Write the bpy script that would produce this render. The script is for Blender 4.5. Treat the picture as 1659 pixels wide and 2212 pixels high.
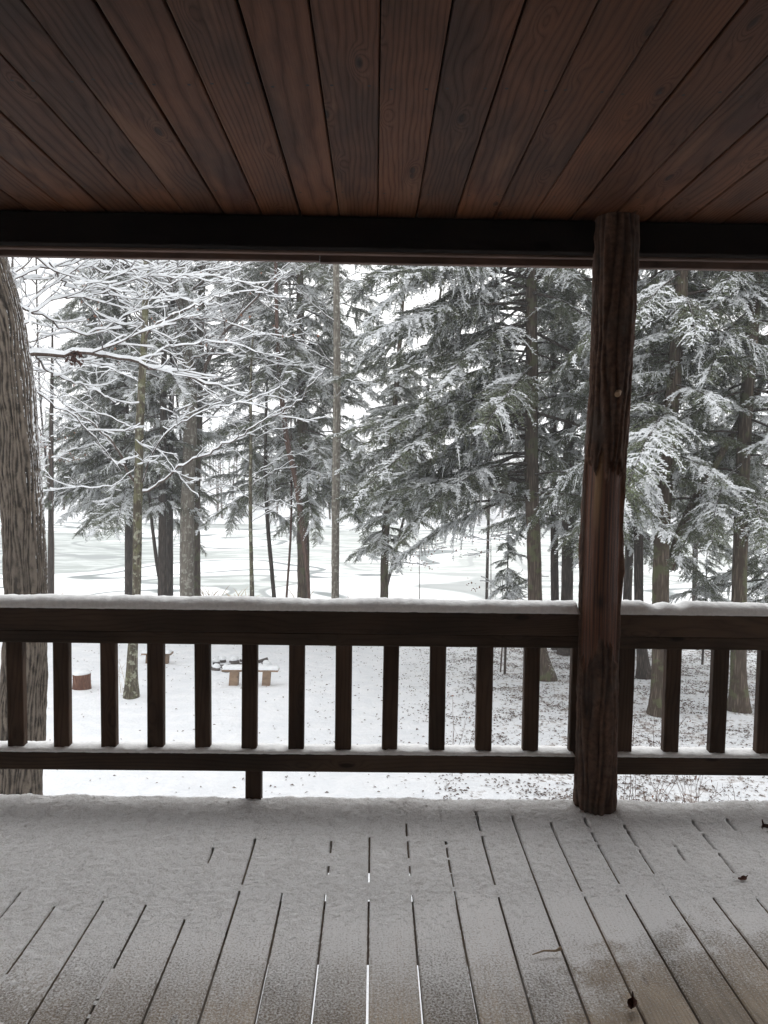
import bpy, math, random
import numpy as np
from mathutils import Vector, Matrix, noise as mnoise

random.seed(7)
rng = np.random.default_rng(7)
for o in list(bpy.data.objects):
    bpy.data.objects.remove(o)
SC = bpy.context.scene
COL = SC.collection
R = math.radians
CAMH = 1.5

# ------------------------------------------------------------------ camera
F_PX = 1661.0
yaw, pitch, roll = R(0.76), R(3.71), R(0.8)
Fw = Vector((math.sin(yaw)*math.cos(pitch), math.cos(yaw)*math.cos(pitch), -math.sin(pitch)))
R0 = Vector((math.cos(yaw), -math.sin(yaw), 0))
U0 = R0.cross(Fw)
Rt = R0*math.cos(roll) + U0*math.sin(roll)
Up = U0*math.cos(roll) - R0*math.sin(roll)
cam_d = bpy.data.cameras.new('camera')
cam = bpy.data.objects.new('camera', cam_d)
COL.objects.link(cam)
m = Matrix((Rt, Up, -Fw)).transposed().to_4x4()
m.translation = Vector((0, 0, CAMH))
cam.matrix_world = m
cam_d.sensor_fit = 'VERTICAL'
cam_d.sensor_height = 36.0
cam_d.lens = 36.0*F_PX/2212.0
cam_d.clip_start = 0.05
cam_d.clip_end = 3000
SC.camera = cam

def ray(px, py):
    return Fw + Rt*((px-829.5)/F_PX) - Up*((py-1106.0)/F_PX)
def at(px, py, Y):
    d = ray(px, py)
    return Vector((0, 0, CAMH)) + d*(Y/d.y)
def at_z(px, py, z):
    d = ray(px, py)
    return Vector((0, 0, CAMH)) + d*((z-CAMH)/d.z)

# ------------------------------------------------------------------ world, sun, exposure
W = bpy.data.worlds.new('World')
SC.world = W
W.use_nodes = True
nt = W.node_tree
nt.nodes.clear()
sky = nt.nodes.new('ShaderNodeTexSky'); sky.sky_type = 'NISHITA'; sky.sun_disc = False
sky.sun_elevation = R(33); sky.sun_rotation = R(12); sky.dust_density = 4; sky.air_density = 1.0
hs = nt.nodes.new('ShaderNodeHueSaturation'); hs.inputs['Saturation'].default_value = 0.12
mx = nt.nodes.new('ShaderNodeMix'); mx.data_type = 'RGBA'; mx.inputs['Factor'].default_value = 0.85
mx.inputs['B'].default_value = (12.0, 12.05, 12.1, 1)       # even cloud cover over the physical sky
bg = nt.nodes.new('ShaderNodeBackground'); bg.inputs['Strength'].default_value = 0.12
wo = nt.nodes.new('ShaderNodeOutputWorld')
nt.links.new(sky.outputs[0], hs.inputs['Color'])
nt.links.new(hs.outputs[0], mx.inputs['A'])
nt.links.new(mx.outputs['Result'], bg.inputs['Color'])
nt.links.new(bg.outputs[0], wo.inputs[0])

sun_d = bpy.data.lights.new('sun', 'SUN'); sun_d.energy = 1.1; sun_d.angle = R(45); sun_d.color = (1, .98, .95)
sun = bpy.data.objects.new('sun', sun_d); COL.objects.link(sun)
sd = Vector((math.sin(R(12))*math.cos(R(33)), math.cos(R(12))*math.cos(R(33)), math.sin(R(33))))
sun.rotation_euler = sd.to_track_quat('Z', 'Y').to_euler()
sun.location = (0, 0, 40)

SC.view_settings.view_transform = 'Standard'
SC.view_settings.look = 'None'
SC.view_settings.exposure = 0.27
SC.view_settings.gamma = 1.0
SC.view_settings.use_curve_mapping = False
cy = SC.cycles
cy.max_bounces = 7; cy.diffuse_bounces = 5; cy.glossy_bounces = 2; cy.transmission_bounces = 2
cy.volume_bounces = 2; cy.transparent_max_bounces = 4
cy.use_denoising = True
cy.caustics_reflective = False; cy.caustics_refractive = False
cy.sample_clamp_indirect = 4

# ------------------------------------------------------------------ node helpers
class NT:
    def __init__(s, name):
        s.m = bpy.data.materials.new(name); s.m.use_nodes = True
        s.t = s.m.node_tree; s.t.nodes.clear()
        s.out = s.t.nodes.new('ShaderNodeOutputMaterial')
        s.b = s.t.nodes.new('ShaderNodeBsdfPrincipled')
        s.t.links.new(s.b.outputs[0], s.out.inputs[0])
        s.b.inputs['Roughness'].default_value = 0.8
        s.b.inputs['Specular IOR Level'].default_value = 0.25
    def n(s, ty): return s.t.nodes.new(ty)
    def put(s, sock, v):
        if v is None: return
        if hasattr(v, 'is_output') or isinstance(v, bpy.types.NodeSocket): s.t.links.new(v, sock)
        else:
            if sock.type == 'RGBA' and len(v) == 3: v = (*v, 1)
            sock.default_value = v
    def coord(s, which='Object'):
        return s.n('ShaderNodeTexCoord').outputs[which]
    def pos(s): return s.n('ShaderNodeNewGeometry').outputs['Position']
    def normal(s): return s.n('ShaderNodeNewGeometry').outputs['Normal']
    def rnd(s): return s.n('ShaderNodeObjectInfo').outputs['Random']
    def sep(s, v):
        q = s.n('ShaderNodeSeparateXYZ'); s.put(q.inputs[0], v); return q.outputs
    def comb(s, x=0., y=0., z=0.):
        q = s.n('ShaderNodeCombineXYZ')
        for i, v in enumerate((x, y, z)): s.put(q.inputs[i], v)
        return q.outputs[0]
    def math(s, op, a, b=None, clamp=False):
        q = s.n('ShaderNodeMath'); q.operation = op; q.use_clamp = clamp
        s.put(q.inputs[0], a)
        if b is not None: s.put(q.inputs[1], b)
        return q.outputs[0]
    def vmul(s, v, t):
        q = s.n('ShaderNodeVectorMath'); q.operation = 'MULTIPLY'; s.put(q.inputs[0], v); s.put(q.inputs[1], t); return q.outputs[0]
    def vadd(s, v, t):
        q = s.n('ShaderNodeVectorMath'); q.operation = 'ADD'; s.put(q.inputs[0], v); s.put(q.inputs[1], t); return q.outputs[0]
    def noise(s, vec, scale=5., detail=4., rough=.5, dist=0.):
        q = s.n('ShaderNodeTexNoise'); s.put(q.inputs['Vector'], vec)
        q.inputs['Scale'].default_value = scale; q.inputs['Detail'].default_value = detail
        q.inputs['Roughness'].default_value = rough; q.inputs['Distortion'].default_value = dist
        return q.outputs['Fac']
    def vor(s, vec, scale=5., feature='F1', out='Distance'):
        q = s.n('ShaderNodeTexVoronoi'); q.feature = feature; s.put(q.inputs['Vector'], vec)
        q.inputs['Scale'].default_value = scale
        return q.outputs[out]
    def ramp(s, fac, *stops):
        q = s.n('ShaderNodeValToRGB'); s.put(q.inputs[0], fac)
        e = q.color_ramp.elements
        while len(e) > 1: e.remove(e[-1])
        for i, (p, c) in enumerate(stops):
            if not isinstance(c, (tuple, list)): c = (c, c, c)
            el = e[0] if i == 0 else e.new(p)
            el.position = p; el.color = (*c[:3], 1)
        return q.outputs[0]
    def step(s, v, a, b, x=0., y=1.):
        q = s.n('ShaderNodeMapRange'); q.interpolation_type = 'SMOOTHSTEP'
        s.put(q.inputs['Value'], v)
        for k, w in zip(('From Min', 'From Max', 'To Min', 'To Max'), (a, b, x, y)): q.inputs[k].default_value = w
        return q.outputs[0]
    def mix(s, f, a, b, mode='MIX'):
        q = s.n('ShaderNodeMix'); q.data_type = 'RGBA'; q.blend_type = mode
        s.put(q.inputs['Factor'], f); s.put(q.inputs['A'], a); s.put(q.inputs['B'], b)
        return q.outputs['Result']
    def attr(s, name):
        q = s.n('ShaderNodeAttribute'); q.attribute_name = name; return q.outputs['Fac']
    def bump(s, h, dist=.01, strength=1.):
        q = s.n('ShaderNodeBump'); s.put(q.inputs['Height'], h)
        q.inputs['Distance'].default_value = dist; q.inputs['Strength'].default_value = strength
        s.t.links.new(q.outputs[0], s.b.inputs['Normal'])
    def col(s, c): s.put(s.b.inputs['Base Color'], c)
    def rough(s, r): s.put(s.b.inputs['Roughness'], r)

def wood(name, ca, cb, axis=1, spec=.3, rough=.55, knot=.8, grain=34., dust=False, stain=None, grey=None):
    """ca/cb: dark and light grain colours; axis = index of the long direction."""
    k = NT(name)
    oc = k.coord('Object'); r = k.rnd()
    o = k.sep(oc)
    off = k.math('MULTIPLY', r, 137.3)
    al = o[axis]; others = [i for i in (0, 1, 2) if i != axis]
    ac, th = o[others[0]], o[others[1]]
    if name == 'rail_wood': ac, th = th, ac
    ac2 = k.math('ADD', k.math('ADD', ac, k.math('MULTIPLY', th, .7)), off)
    al2 = k.math('ADD', al, k.math('MULTIPLY', off, 1.7))
    warp = k.noise(k.comb(k.math('MULTIPLY', ac2, 5.), k.math('MULTIPLY', al2, .9), off), 1., 3., .5)
    kv = k.comb(k.math('MULTIPLY', ac2, 8.), k.math('MULTIPLY', al2, 2.6), off)
    kd = k.vor(kv, 1.0)
    kn = k.step(kd, 0.02, .30, 1., 0.)
    kcore = k.step(kd, .05, .12, 1., 0.)
    gf = k.step(k.math('FRACT', k.math('MULTIPLY', r, 7.31)), 0, 1, .45, 1.35)
    wf = k.step(k.math('FRACT', k.math('MULTIPLY', r, 3.77)), 0, 1, 4., 13.)
    v = k.math('ADD', k.math('MULTIPLY', k.math('MULTIPLY', ac, gf), grain), k.math('MULTIPLY', warp, wf))
    v = k.math('ADD', v, k.math('MULTIPLY', kn, 3.2*knot))
    ring = k.math('ABSOLUTE', k.math('SINE', k.math('MULTIPLY', v, 3.14159)))
    ring = k.math('POWER', ring, .6)
    fine = k.noise(k.comb(k.math('MULTIPLY', ac2, 260.), k.math('MULTIPLY', al2, 7.), 0.), 1., 4., .6)
    blot = k.noise(k.comb(k.math('MULTIPLY', ac2, 3.), k.math('MULTIPLY', al2, 1.2), off), 1., 5., .6)
    g = k.math('ADD', k.math('MULTIPLY', ring, .40), k.math('MULTIPLY', fine, .60))
    c = k.mix(g, ca, cb)
    tone = k.step(r, 0., 1., .88, 1.12)
    bl = k.math('MULTIPLY', k.step(blot, .3, .70, .52, 1.42), tone)
    c = k.mix(1.0, c, k.comb(bl, bl, bl), 'MULTIPLY')
    if stain:
        b2 = k.noise(k.comb(k.math('MULTIPLY', ac2, 7.), k.math('MULTIPLY', al2, 1.6), k.math('ADD', off, 9.)), 1., 4., .55)
        c = k.mix(k.step(b2, .56, .72, 0., .55), c, stain)
    if grey:
        b3 = k.noise(k.comb(k.math('MULTIPLY', ac2, 9.), k.math('MULTIPLY', al2, 1.1), k.math('ADD', off, 33.)), 1., 5., .6)
        c = k.mix(k.step(b3, .55, .75, 0., .55), c, grey)
    c = k.mix(k.math('MULTIPLY', kcore, .8), c, (ca[0]*.35, ca[1]*.3, ca[2]*.3))
    hgt = k.math('ADD', k.math('MULTIPLY', g, .6), k.math('MULTIPLY', kcore, .3))
    if dust:
        p = k.pos(); ps = k.sep(p)
        speck = k.noise(p, 150., 4., .75)
        mid = k.noise(p, 9., 4., .6)
        grn = k.noise(k.comb(k.math('MULTIPLY', ac2, 150.), k.math('MULTIPLY', al2, 6.), 0.), 1., 2., .6)
        # snow blown in from the open side: cover fades towards the house, scuffed bare at one corner
        cov = k.step(ps[1], 1.72, 2.5, .22, .88)
        dx = k.math('DIVIDE', k.math('SUBTRACT', ps[0], 1.12), .50)
        dy = k.math('DIVIDE', k.math('SUBTRACT', ps[1], 2.0), .40)
        rr = k.math('ADD', k.math('MULTIPLY', dx, dx), k.math('MULTIPLY', dy, dy))
        scuff = k.step(k.math('ADD', rr, k.math('MULTIPLY', k.math('SUBTRACT', mid, .5), 3.0)), .4, 1.5, .30, 0.)
        cov = k.math('SUBTRACT', cov, scuff)
        cov = k.math('ADD', cov, k.math('MULTIPLY', k.math('SUBTRACT', mid, .5), .28))
        cov = k.math('ADD', cov, k.math('MULTIPLY', k.math('SUBTRACT', grn, .5), .22))
        sm = k.math('ADD', cov, k.math('MULTIPLY', k.math('SUBTRACT', speck, .5), 2.2))
        smask = k.step(sm, .12, .85, 0., .92)
        up = k.step(k.sep(k.normal())[2], .5, .8)
        smask = k.math('MULTIPLY', smask, up)
        c = k.mix(smask, c, (.86, .86, .87))
        hgt = k.math('ADD', hgt, k.math('MULTIPLY', smask, 1.2))
        k.bump(hgt, .002, .8)
    else:
        k.bump(hgt, .0015, .7)
    k.col(c)
    k.rough(k.step(g, 0, 1, rough+.1, rough-.1))
    k.b.inputs['Specular IOR Level'].default_value = spec
    return k.m

M = {}
M['deck'] = wood('deck_wood', (.165, .128, .092), (.40, .32, .235), axis=1, dust=True, rough=.6, grain=60.)
M['deck_under'] = wood('joist_wood', (.035, .022, .015), (.08, .052, .034), axis=0)
M['ceil'] = wood('ceiling_wood', (.014, .0042, .0016), (.092, .033, .0125), axis=1, spec=.10, rough=.62, knot=1.1, grain=46.,
                 stain=(.030, .0075, .0045), grey=(.135, .064, .034))
M['rail'] = wood('rail_wood', (.026, .016, .011), (.078, .050, .033), axis=0, spec=.12, rough=.7, grain=50.)
M['balu'] = wood('baluster_wood', (.026, .015, .010), (.076, .046, .030), axis=2, spec=.12, rough=.7, grain=50.)
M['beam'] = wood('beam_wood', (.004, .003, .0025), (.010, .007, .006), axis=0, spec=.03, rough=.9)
M['fascia'] = wood('fascia_wood', (.055, .033, .026), (.13, .082, .064), axis=0, rough=.7)
M['wall'] = wood('wall_wood', (.12, .07, .04), (.27, .17, .10), axis=0, rough=.7)  # siding of the unseen wall, lightened to bounce light onto the deck
M['bench'] = wood('bench_wood', (.13, .085, .055), (.27, .19, .13), axis=0, rough=.8)

def snow_mat(name, base=(.86, .87, .89), s1=60., d1=.006, big=None):
    k = NT(name); p = k.pos()
    n1 = k.noise(p, s1, 5., .7); n2 = k.noise(p, s1*.18, 4., .6)
    c = k.mix(k.step(n1, .3, .7) if not big else k.step(k.math('ADD', n1, k.math('MULTIPLY', k.math('SUBTRACT', n2, .5), .35)), .34, .56), big or tuple(x*.86 for x in base), base)
    k.col(c); k.rough(.75); k.b.inputs['Specular IOR Level'].default_value = .15
    k.bump(k.math('ADD', k.math('MULTIPLY', n1, .6), n2), d1, .9)
    return k.m
M['snow_deck'] = snow_mat('deck_snow_mat', (.90, .90, .905), 150., .010, big=(.68, .67, .66))
M['snow_rail'] = snow_mat('rail_snow_mat', (.90, .905, .91), 60., .007)
M['snow'] = snow_mat('branch_snow', (.84, .86, .88), 14., .02)

def ground_mat():
    k = NT('snowy_ground'); p = k.pos(); s = k.sep(p)
    big = k.noise(p, .35, 4., .6); mid = k.noise(p, 2.2, 5., .65); fine = k.noise(p, 9., 5., .7)
    lit = k.vor(p, 6.5); lit2 = k.noise(p, 16., 3., .6)
    # leaf litter shows through the thin snow beneath the hemlocks
    right = k.step(k.math('ADD', k.math('SUBTRACT', s[0], k.math('MULTIPLY', s[1], .10)), k.math('MULTIPLY', big, 3.)), .3, 3.2)
    a = k.math('ADD', k.math('MULTIPLY', fine, .55), k.math('MULTIPLY', mid, .45))
    thr = k.math('ADD', a, k.math('MULTIPLY', right, .085))
    mask = k.step(thr, .60, .68)
    snowc = k.mix(k.step(mid, .35, .7), (.80, .82, .85), (.88, .89, .91))
    litc = k.mix(lit2, (.16, .11, .085), (.42, .37, .34))
    k.col(k.mix(k.math('MULTIPLY', mask, k.step(right, 0, 1, .22, .85)), snowc, litc))
    k.rough(.85); k.b.inputs['Specular IOR Level'].default_value = .1
    k.bump(k.math('ADD', k.math('MULTIPLY', fine, .5), mid), .10, .8)
    return k.m
M['ground'] = ground_mat()

def ice_mat():
    k = NT('lake_ice'); p = k.pos(); s = k.sep(p)
    v = k.comb(k.math('MULTIPLY', s[0], .060), k.math('MULTIPLY', s[1], .075), 0.)
    n = k.noise(v, 1., 2.2, .45, .6)
    cont = k.math('FRACT', k.math('MULTIPLY', n, 9.))
    line = k.math('MULTIPLY', k.step(cont, .0, .08), k.step(cont, .18, .32, 1., 0.))
    near = k.step(s[1], 46., 62., 1., 0.)
    vs = k.comb(k.math('MULTIPLY', s[0], .35), k.math('MULTIPLY', s[1], 1.1), 0.)
    st = k.noise(vs, 1., 5., .6, .4)
    slush = k.mix(k.step(st, .42, .58), (.29, .325, .31), (.50, .535, .52))
    patch = k.step(k.math('ADD', n, k.math('MULTIPLY', near, .07)), .52, .56)
    snowc = k.mix(k.noise(p, .8, 4., .6), (.82, .84, .86), (.90, .91, .92))
    c = k.mix(patch, slush, snowc)
    c = k.mix(line, c, (.22, .245, .245))
    k.col(c); k.rough(k.step(patch, 0, 1, .45, .85))
    k.bump(st, .02, .3)
    return k.m
M['ice'] = ice_mat()

def bark(name, ca, cb, scale=1., moss=None, snowy=.0, lichen=None, ridg=.02):
    k = NT(name); oc = k.pos(); s = k.sep(oc)
    # ridges run up the trunk
    v = k.comb(k.math('MULTIPLY', s[0], 26.*scale), k.math('MULTIPLY', s[1], 26.*scale), k.math('MULTIPLY', s[2], 2.6*scale))
    d = k.noise(v, 1., 5., .62, .8)
    vo = k.vor(v, 1.15, 'DISTANCE_TO_EDGE')
    rd = k.math('ADD', k.math('MULTIPLY', d, .7), k.math('MULTIPLY', k.step(vo, 0., .35), .22))
    c = k.mix(k.step(rd, .36, .68), ca, cb)
    big = k.noise(oc, 1.3, 3., .5)
    c = k.mix(k.step(big, .3, .7, 0., .35), c, tuple(x*.6 for x in cb))
    if lichen:
        l = k.noise(oc, 9., 4., .6)
        c = k.mix(k.step(l, .53, .62, 0., .75), c, lichen)
    if moss:
        l = k.noise(oc, 4., 4., .6)
        c = k.mix(k.step(l, .50, .62, 0., .7), c, moss)
    if snowy:
        # wet snow plastered on the windward side and caught in the ridges
        nn = k.sep(k.normal())
        side = k.math('ADD', k.math('MULTIPLY', nn[0], .5), k.math('MULTIPLY', nn[1], -.15))
        sp = k.noise(oc, 34., 4., .65)
        q = k.math('ADD', k.math('ADD', k.math('MULTIPLY', k.math('POWER', k.math('MAXIMUM', k.math('MULTIPLY', side, 2.), 0.), 2.5), .13*snowy), k.math('MULTIPLY', sp, .9)), k.math('MULTIPLY', nn[2], .25))
        c = k.mix(k.step(q, .66, .72, 0., .9), c, (.8, .82, .84))
    k.col(c); k.rough(.9); k.b.inputs['Specular IOR Level'].default_value = .12
    k.bump(rd, ridg, 1.)
    return k.m
M['oak'] = bark('oak_bark', (.032, .025, .020), (.34, .295, .25), 1.0, snowy=1.0, ridg=.03)
M['hemlock'] = bark('hemlock_bark', (.055, .040, .030), (.17, .135, .105), .7, moss=(.10, .11, .055), snowy=.5)
M['hemlock_dark'] = bark('dark_hemlock_bark', (.035, .028, .024), (.11, .088, .072), .8, snowy=.4)
def oak_mat():
    k = NT('furrowed_oak_bark'); p = k.pos(); s = k.sep(p); rg = k.attr('ridge'); nn = k.sep(k.normal())
    v = k.comb(k.math('MULTIPLY', s[0], 30.), k.math('MULTIPLY', s[1], 30.), k.math('MULTIPLY', s[2], 16.))
    f = k.noise(v, 1., 5., .75, .3); big = k.noise(p, 1.6, 3., .5)
    h = k.math('ADD', k.math('MULTIPLY', rg, .45), k.math('MULTIPLY', f, 1.0))
    c = k.mix(k.step(h, .45, 1.05), (.024, .019, .015), (.165, .135, .108))
    c = k.mix(k.step(big, .35, .7, 0., .35), c, (.085, .072, .06))
    side = k.math('ADD', nn[0], k.math('MULTIPLY', nn[1], .25))
    sp = k.noise(p, 22., 4., .65)
    q = k.math('ADD', k.math('MULTIPLY', side, .5), k.math('MULTIPLY', sp, .55))
    q = k.math('ADD', q, k.step(s[2], -2.5, 2.2, -.16, .03))
    c = k.mix(k.step(q, .74, .80, 0., .92), c, (.82, .83, .85))
    k.col(c); k.rough(.95); k.b.inputs['Specular IOR Level'].default_value = .08
    k.bump(h, .03, 1.); return k.m
M['oak'] = oak_mat()
M['maple'] = bark('lichen_bark', (.055, .045, .032), (.20, .175, .13), .8, lichen=(.33, .34, .26), snowy=.5, moss=(.12, .12, .06))
M['grey_bark'] = bark('grey_bark', (.12, .105, .085), (.30, .27, .23), .7, lichen=(.36, .36, .31), snowy=.3)
M['red_bark'] = bark('reddish_bark', (.085, .05, .04), (.22, .15, .12), .8, snowy=.8)
M['twig'] = bark('twig_bark', (.07, .05, .042), (.17, .13, .11), 2., ridg=.002)

def leaf_mat(name, ca, cb, frost=0.):
    k = NT(name); p = k.pos()
    c = k.mix(k.noise(p, 3.5, 3., .7), ca, cb)
    r = k.rnd(); t = k.step(r, 0, 1, .8, 1.2)
    c = k.mix(1., c, k.comb(t, t, t), 'MULTIPLY')
    if frost: c = k.mix(k.step(k.noise(p, 26., 4., .7), .50, .66, 0., frost), c, (.72, .74, .74))  # pale rime flecks over the needle colour
    k.col(c); k.rough(.7); k.b.inputs['Specular IOR Level'].default_value = .2
    return k.m
M['needle'] = leaf_mat('hemlock_needles', (.045, .064, .032), (.150, .170, .088), .55)
M['deadleaf'] = leaf_mat('dead_leaf', (.13, .055, .035), (.30, .16, .10))
M['darkleaf'] = leaf_mat('dark_oak_leaf', (.035, .02, .017), (.10, .05, .038))
M['litter'] = leaf_mat('litter_leaf', (.055, .04, .035), (.20, .14, .11))
M['drygrass'] = leaf_mat('dry_grass', (.38, .28, .18), (.55, .44, .31))
M['stone'] = leaf_mat('pit_stone', (.05, .045, .045), (.15, .13, .12))
M['stump_side'] = bark('stump_bark', (.10, .045, .03), (.27, .145, .10), 1.2)
M['stump_top'] = wood('stump_wood', (.25, .16, .09), (.42, .30, .19), axis=2)
M['nail'] = leaf_mat('nail_head', (.012, .010, .010), (.03, .025, .022))

# ------------------------------------------------------------------ mesh helpers
class MB:
    def __init__(s): s.v = []; s.f = []; s.m = []
    def add(s, vs, fs, mi=0):
        b = len(s.v); s.v.extend(vs)
        s.f.extend([tuple(i+b for i in f) for f in fs]); s.m.extend([mi]*len(fs))
    def box(s, x0, x1, y0, y1, z0, z1, mi=0):
        s.add([(x0,y0,z0),(x1,y0,z0),(x1,y1,z0),(x0,y1,z0),(x0,y0,z1),(x1,y0,z1),(x1,y1,z1),(x0,y1,z1)],
              [(0,3,2,1),(4,5,6,7),(0,1,5,4),(1,2,6,5),(2,3,7,6),(3,0,4,7)], mi)
    def cbox(s, x0, x1, y0, y1, z0, z1, c=.004, ax=0, mi=0):
        """box with its four long edges eased; ax = long axis"""
        lo = [x0, y0, z0]; hi = [x1, y1, z1]
        a, b = [i for i in (0, 1, 2) if i != ax]
        ring = [(lo[a]+c, lo[b]), (hi[a]-c, lo[b]), (hi[a], lo[b]+c), (hi[a], hi[b]-c), (hi[a]-c, hi[b]), (lo[a]+c, hi[b]), (lo[a], hi[b]-c), (lo[a], lo[b]+c)]
        vs = []
        for e in (lo[ax], hi[ax]):
            for (p, q) in ring:
                w = [0, 0, 0]; w[ax] = e; w[a] = p; w[b] = q; vs.append(tuple(w))
        fs = [tuple(range(7, -1, -1)), tuple(range(8, 16))] + [(i, (i+1) % 8, 8+(i+1) % 8, 8+i) for i in range(8)]
        if ax == 1: fs = [f[::-1] for f in fs]
        s.add(vs, fs, mi)
    def tube(s, pts, rad, n=5, mi=0, cap=True):
        pts = [Vector(p) for p in pts]; k = len(pts); b = len(s.v)
        t = (pts[1]-pts[0]).normalized()
        u = t.orthogonal().normalized()
        for i, p in enumerate(pts):
            t = (pts[min(i+1, k-1)] - pts[max(i-1, 0)])
            if t.length < 1e-9: t = Vector((0, 0, 1))
            t.normalize(); u = (u - t*u.dot(t))
            if u.length < 1e-6: u = t.orthogonal()
            u.normalize(); w = t.cross(u); r = rad[i]
            for j in range(n):
                a = 2*math.pi*j/n
                q = p + u*(r*math.cos(a)) + w*(r*math.sin(a)); s.v.append((q.x, q.y, q.z))
        for i in range(k-1):
            for j in range(n):
                j2 = (j+1) % n
                s.f.append((b+i*n+j, b+i*n+j2, b+(i+1)*n+j2, b+(i+1)*n+j)); s.m.append(mi)
        if cap:
            s.f.append(tuple(b+(k-1)*n+j for j in range(n))); s.m.append(mi)
    def build(s, name, mats, parent=None, smooth=False, loc=None):
        me = bpy.data.meshes.new(name); me.from_pydata(s.v, [], s.f)
        if not isinstance(mats, (list, tuple)): mats = [mats]
        for q in mats: me.materials.append(q)
        if len(mats) > 1: me.polygons.foreach_set('material_index', s.m)
        if smooth: me.polygons.foreach_set('use_smooth', [True]*len(me.polygons))
        me.update()
        return link(name, me, parent, loc)
def link(name, data, parent=None, loc=None):
    o = bpy.data.objects.new(name, data); COL.objects.link(o)
    if parent is not None: o.parent = parent
    if loc is not None: o.location = loc
    return o
def tag(o, label=None, cat=None, group=None, kind=None):
    if label: o['label'] = label
    if cat: o['category'] = cat
    if group: o['group'] = group
    if kind: o['kind'] = kind
    return o
def empty(name, loc=(0, 0, 0)):
    return link(name, None, None, loc)
def grid_mesh(name, xs, ys, Z, mat, parent=None, smooth=True, keep=None, X=None, Y=None):
    nx, ny = len(xs), len(ys)
    if X is None: X, Y = np.meshgrid(xs, ys)
    co = np.stack([X, Y, Z], -1).reshape(-1, 3)
    i = np.arange(ny-1)[:, None]*nx + np.arange(nx-1)[None, :]
    q = np.stack([i, i+1, i+nx+1, i+nx], -1)
    if keep is not None: q = q[keep]
    q = q.reshape(-1, 4)
    me = bpy.data.meshes.new(name)
    me.vertices.add(len(co)); me.vertices.foreach_set('co', co.ravel().astype(np.float32))
    me.loops.add(q.size); me.loops.foreach_set('vertex_index', q.ravel().astype(np.int32))
    me.polygons.add(len(q)); me.polygons.foreach_set('loop_start', (np.arange(len(q))*4).astype(np.int32))
    me.polygons.foreach_set('use_smooth', np.full(len(q), smooth))
    me.update(calc_edges=True); me.validate()
    me.materials.append(mat)
    return link(name, me, parent)

def vnoise(X, Y, scale, seed=0, octaves=4, rough=.5):
    """numpy value noise in -1..1"""
    out = np.zeros(np.broadcast(X, Y).shape); amp = 1.; tot = 0.
    for o in range(octaves):
        x = X*scale*(2**o) + seed*17.3 + o*5.1; y = Y*scale*(2**o) + seed*9.7 + o*3.3
        xi = np.floor(x).astype(np.int64); yi = np.floor(y).astype(np.int64)
        fx = x-xi; fy = y-yi; fx = fx*fx*(3-2*fx); fy = fy*fy*(3-2*fy)
        def h(a, b):
            q = (a*374761393 + b*668265263 + seed*1442695) & 0x7fffffff
            q = ((q ^ (q >> 13))*1274126177) & 0x7fffffff
            return ((q ^ (q >> 16)) & 0xffff)/32767.5 - 1
        v = (h(xi, yi)*(1-fx)+h(xi+1, yi)*fx)*(1-fy) + (h(xi, yi+1)*(1-fx)+h(xi+1, yi+1)*fx)*fy
        out += amp*v; tot += amp; amp *= rough
    return out/tot

# ------------------------------------------------------------------ terrain and lake
LAKE = -6.05
PY = np.array([-120, 0, 8, 12, 15, 16.5, 18, 21, 24, 27, 31, 35, 38, 42, 60, 85, 92, 100, 140, 220, 500, 1200.])
PZ = np.array([-2.2, -2.8, -3.25, -3.42, -3.58, -3.64, -3.78, -4.08, -4.27, -4.82, -5.4, -5.95, -6.12, -6.6, -8, -7.2, -5.9, -4.6, -1.5, 1.0, 4., 6.])
def ground_z(x, y, rough=True):
    x = np.asarray(x, float); y = np.asarray(y, float)
    z = np.interp(y, PY, PZ)
    side = np.clip((y-10)/8, 0, 1)*np.clip((30-y)/8, 0, 1)
    z = z + side*.06*np.tanh(x/4.)
    if rough:
        near = np.clip((60-np.abs(y))/20, 0, 1)
        z = z + near*(.07*vnoise(x, y, .35, 3, 3) + .034*vnoise(x, y, 2.0, 5, 3))
    return z
def gz(x, y): return float(ground_z(x, y))
def axis_pts(lo, hi, fine_lo, fine_hi, d, grow=1.25):
    c = list(np.arange(fine_lo, fine_hi+1e-6, d)); s = d; a = fine_hi
    while a < hi: s *= grow; a += s; c.append(min(a, hi))
    s = d; a = fine_lo
    while a > lo: s *= grow; a -= s; c.insert(0, max(a, lo))
    return np.array(sorted(set(c)))
xs = axis_pts(-420, 420, -17, 19, .12); ys = axis_pts(-60, 420, 4, 40, .12)
Xg, Yg = np.meshgrid(xs, ys)
g = grid_mesh('ground', xs, ys, ground_z(Xg, Yg), M['ground'])
tag(g, kind='structure')
mb = MB(); mb.add([(-419, 30, LAKE), (419, 30, LAKE), (419, 130, LAKE), (-419, 130, LAKE)], [(0, 1, 2, 3)])
tag(mb.build('lake', M['ice']), kind='structure')

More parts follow.
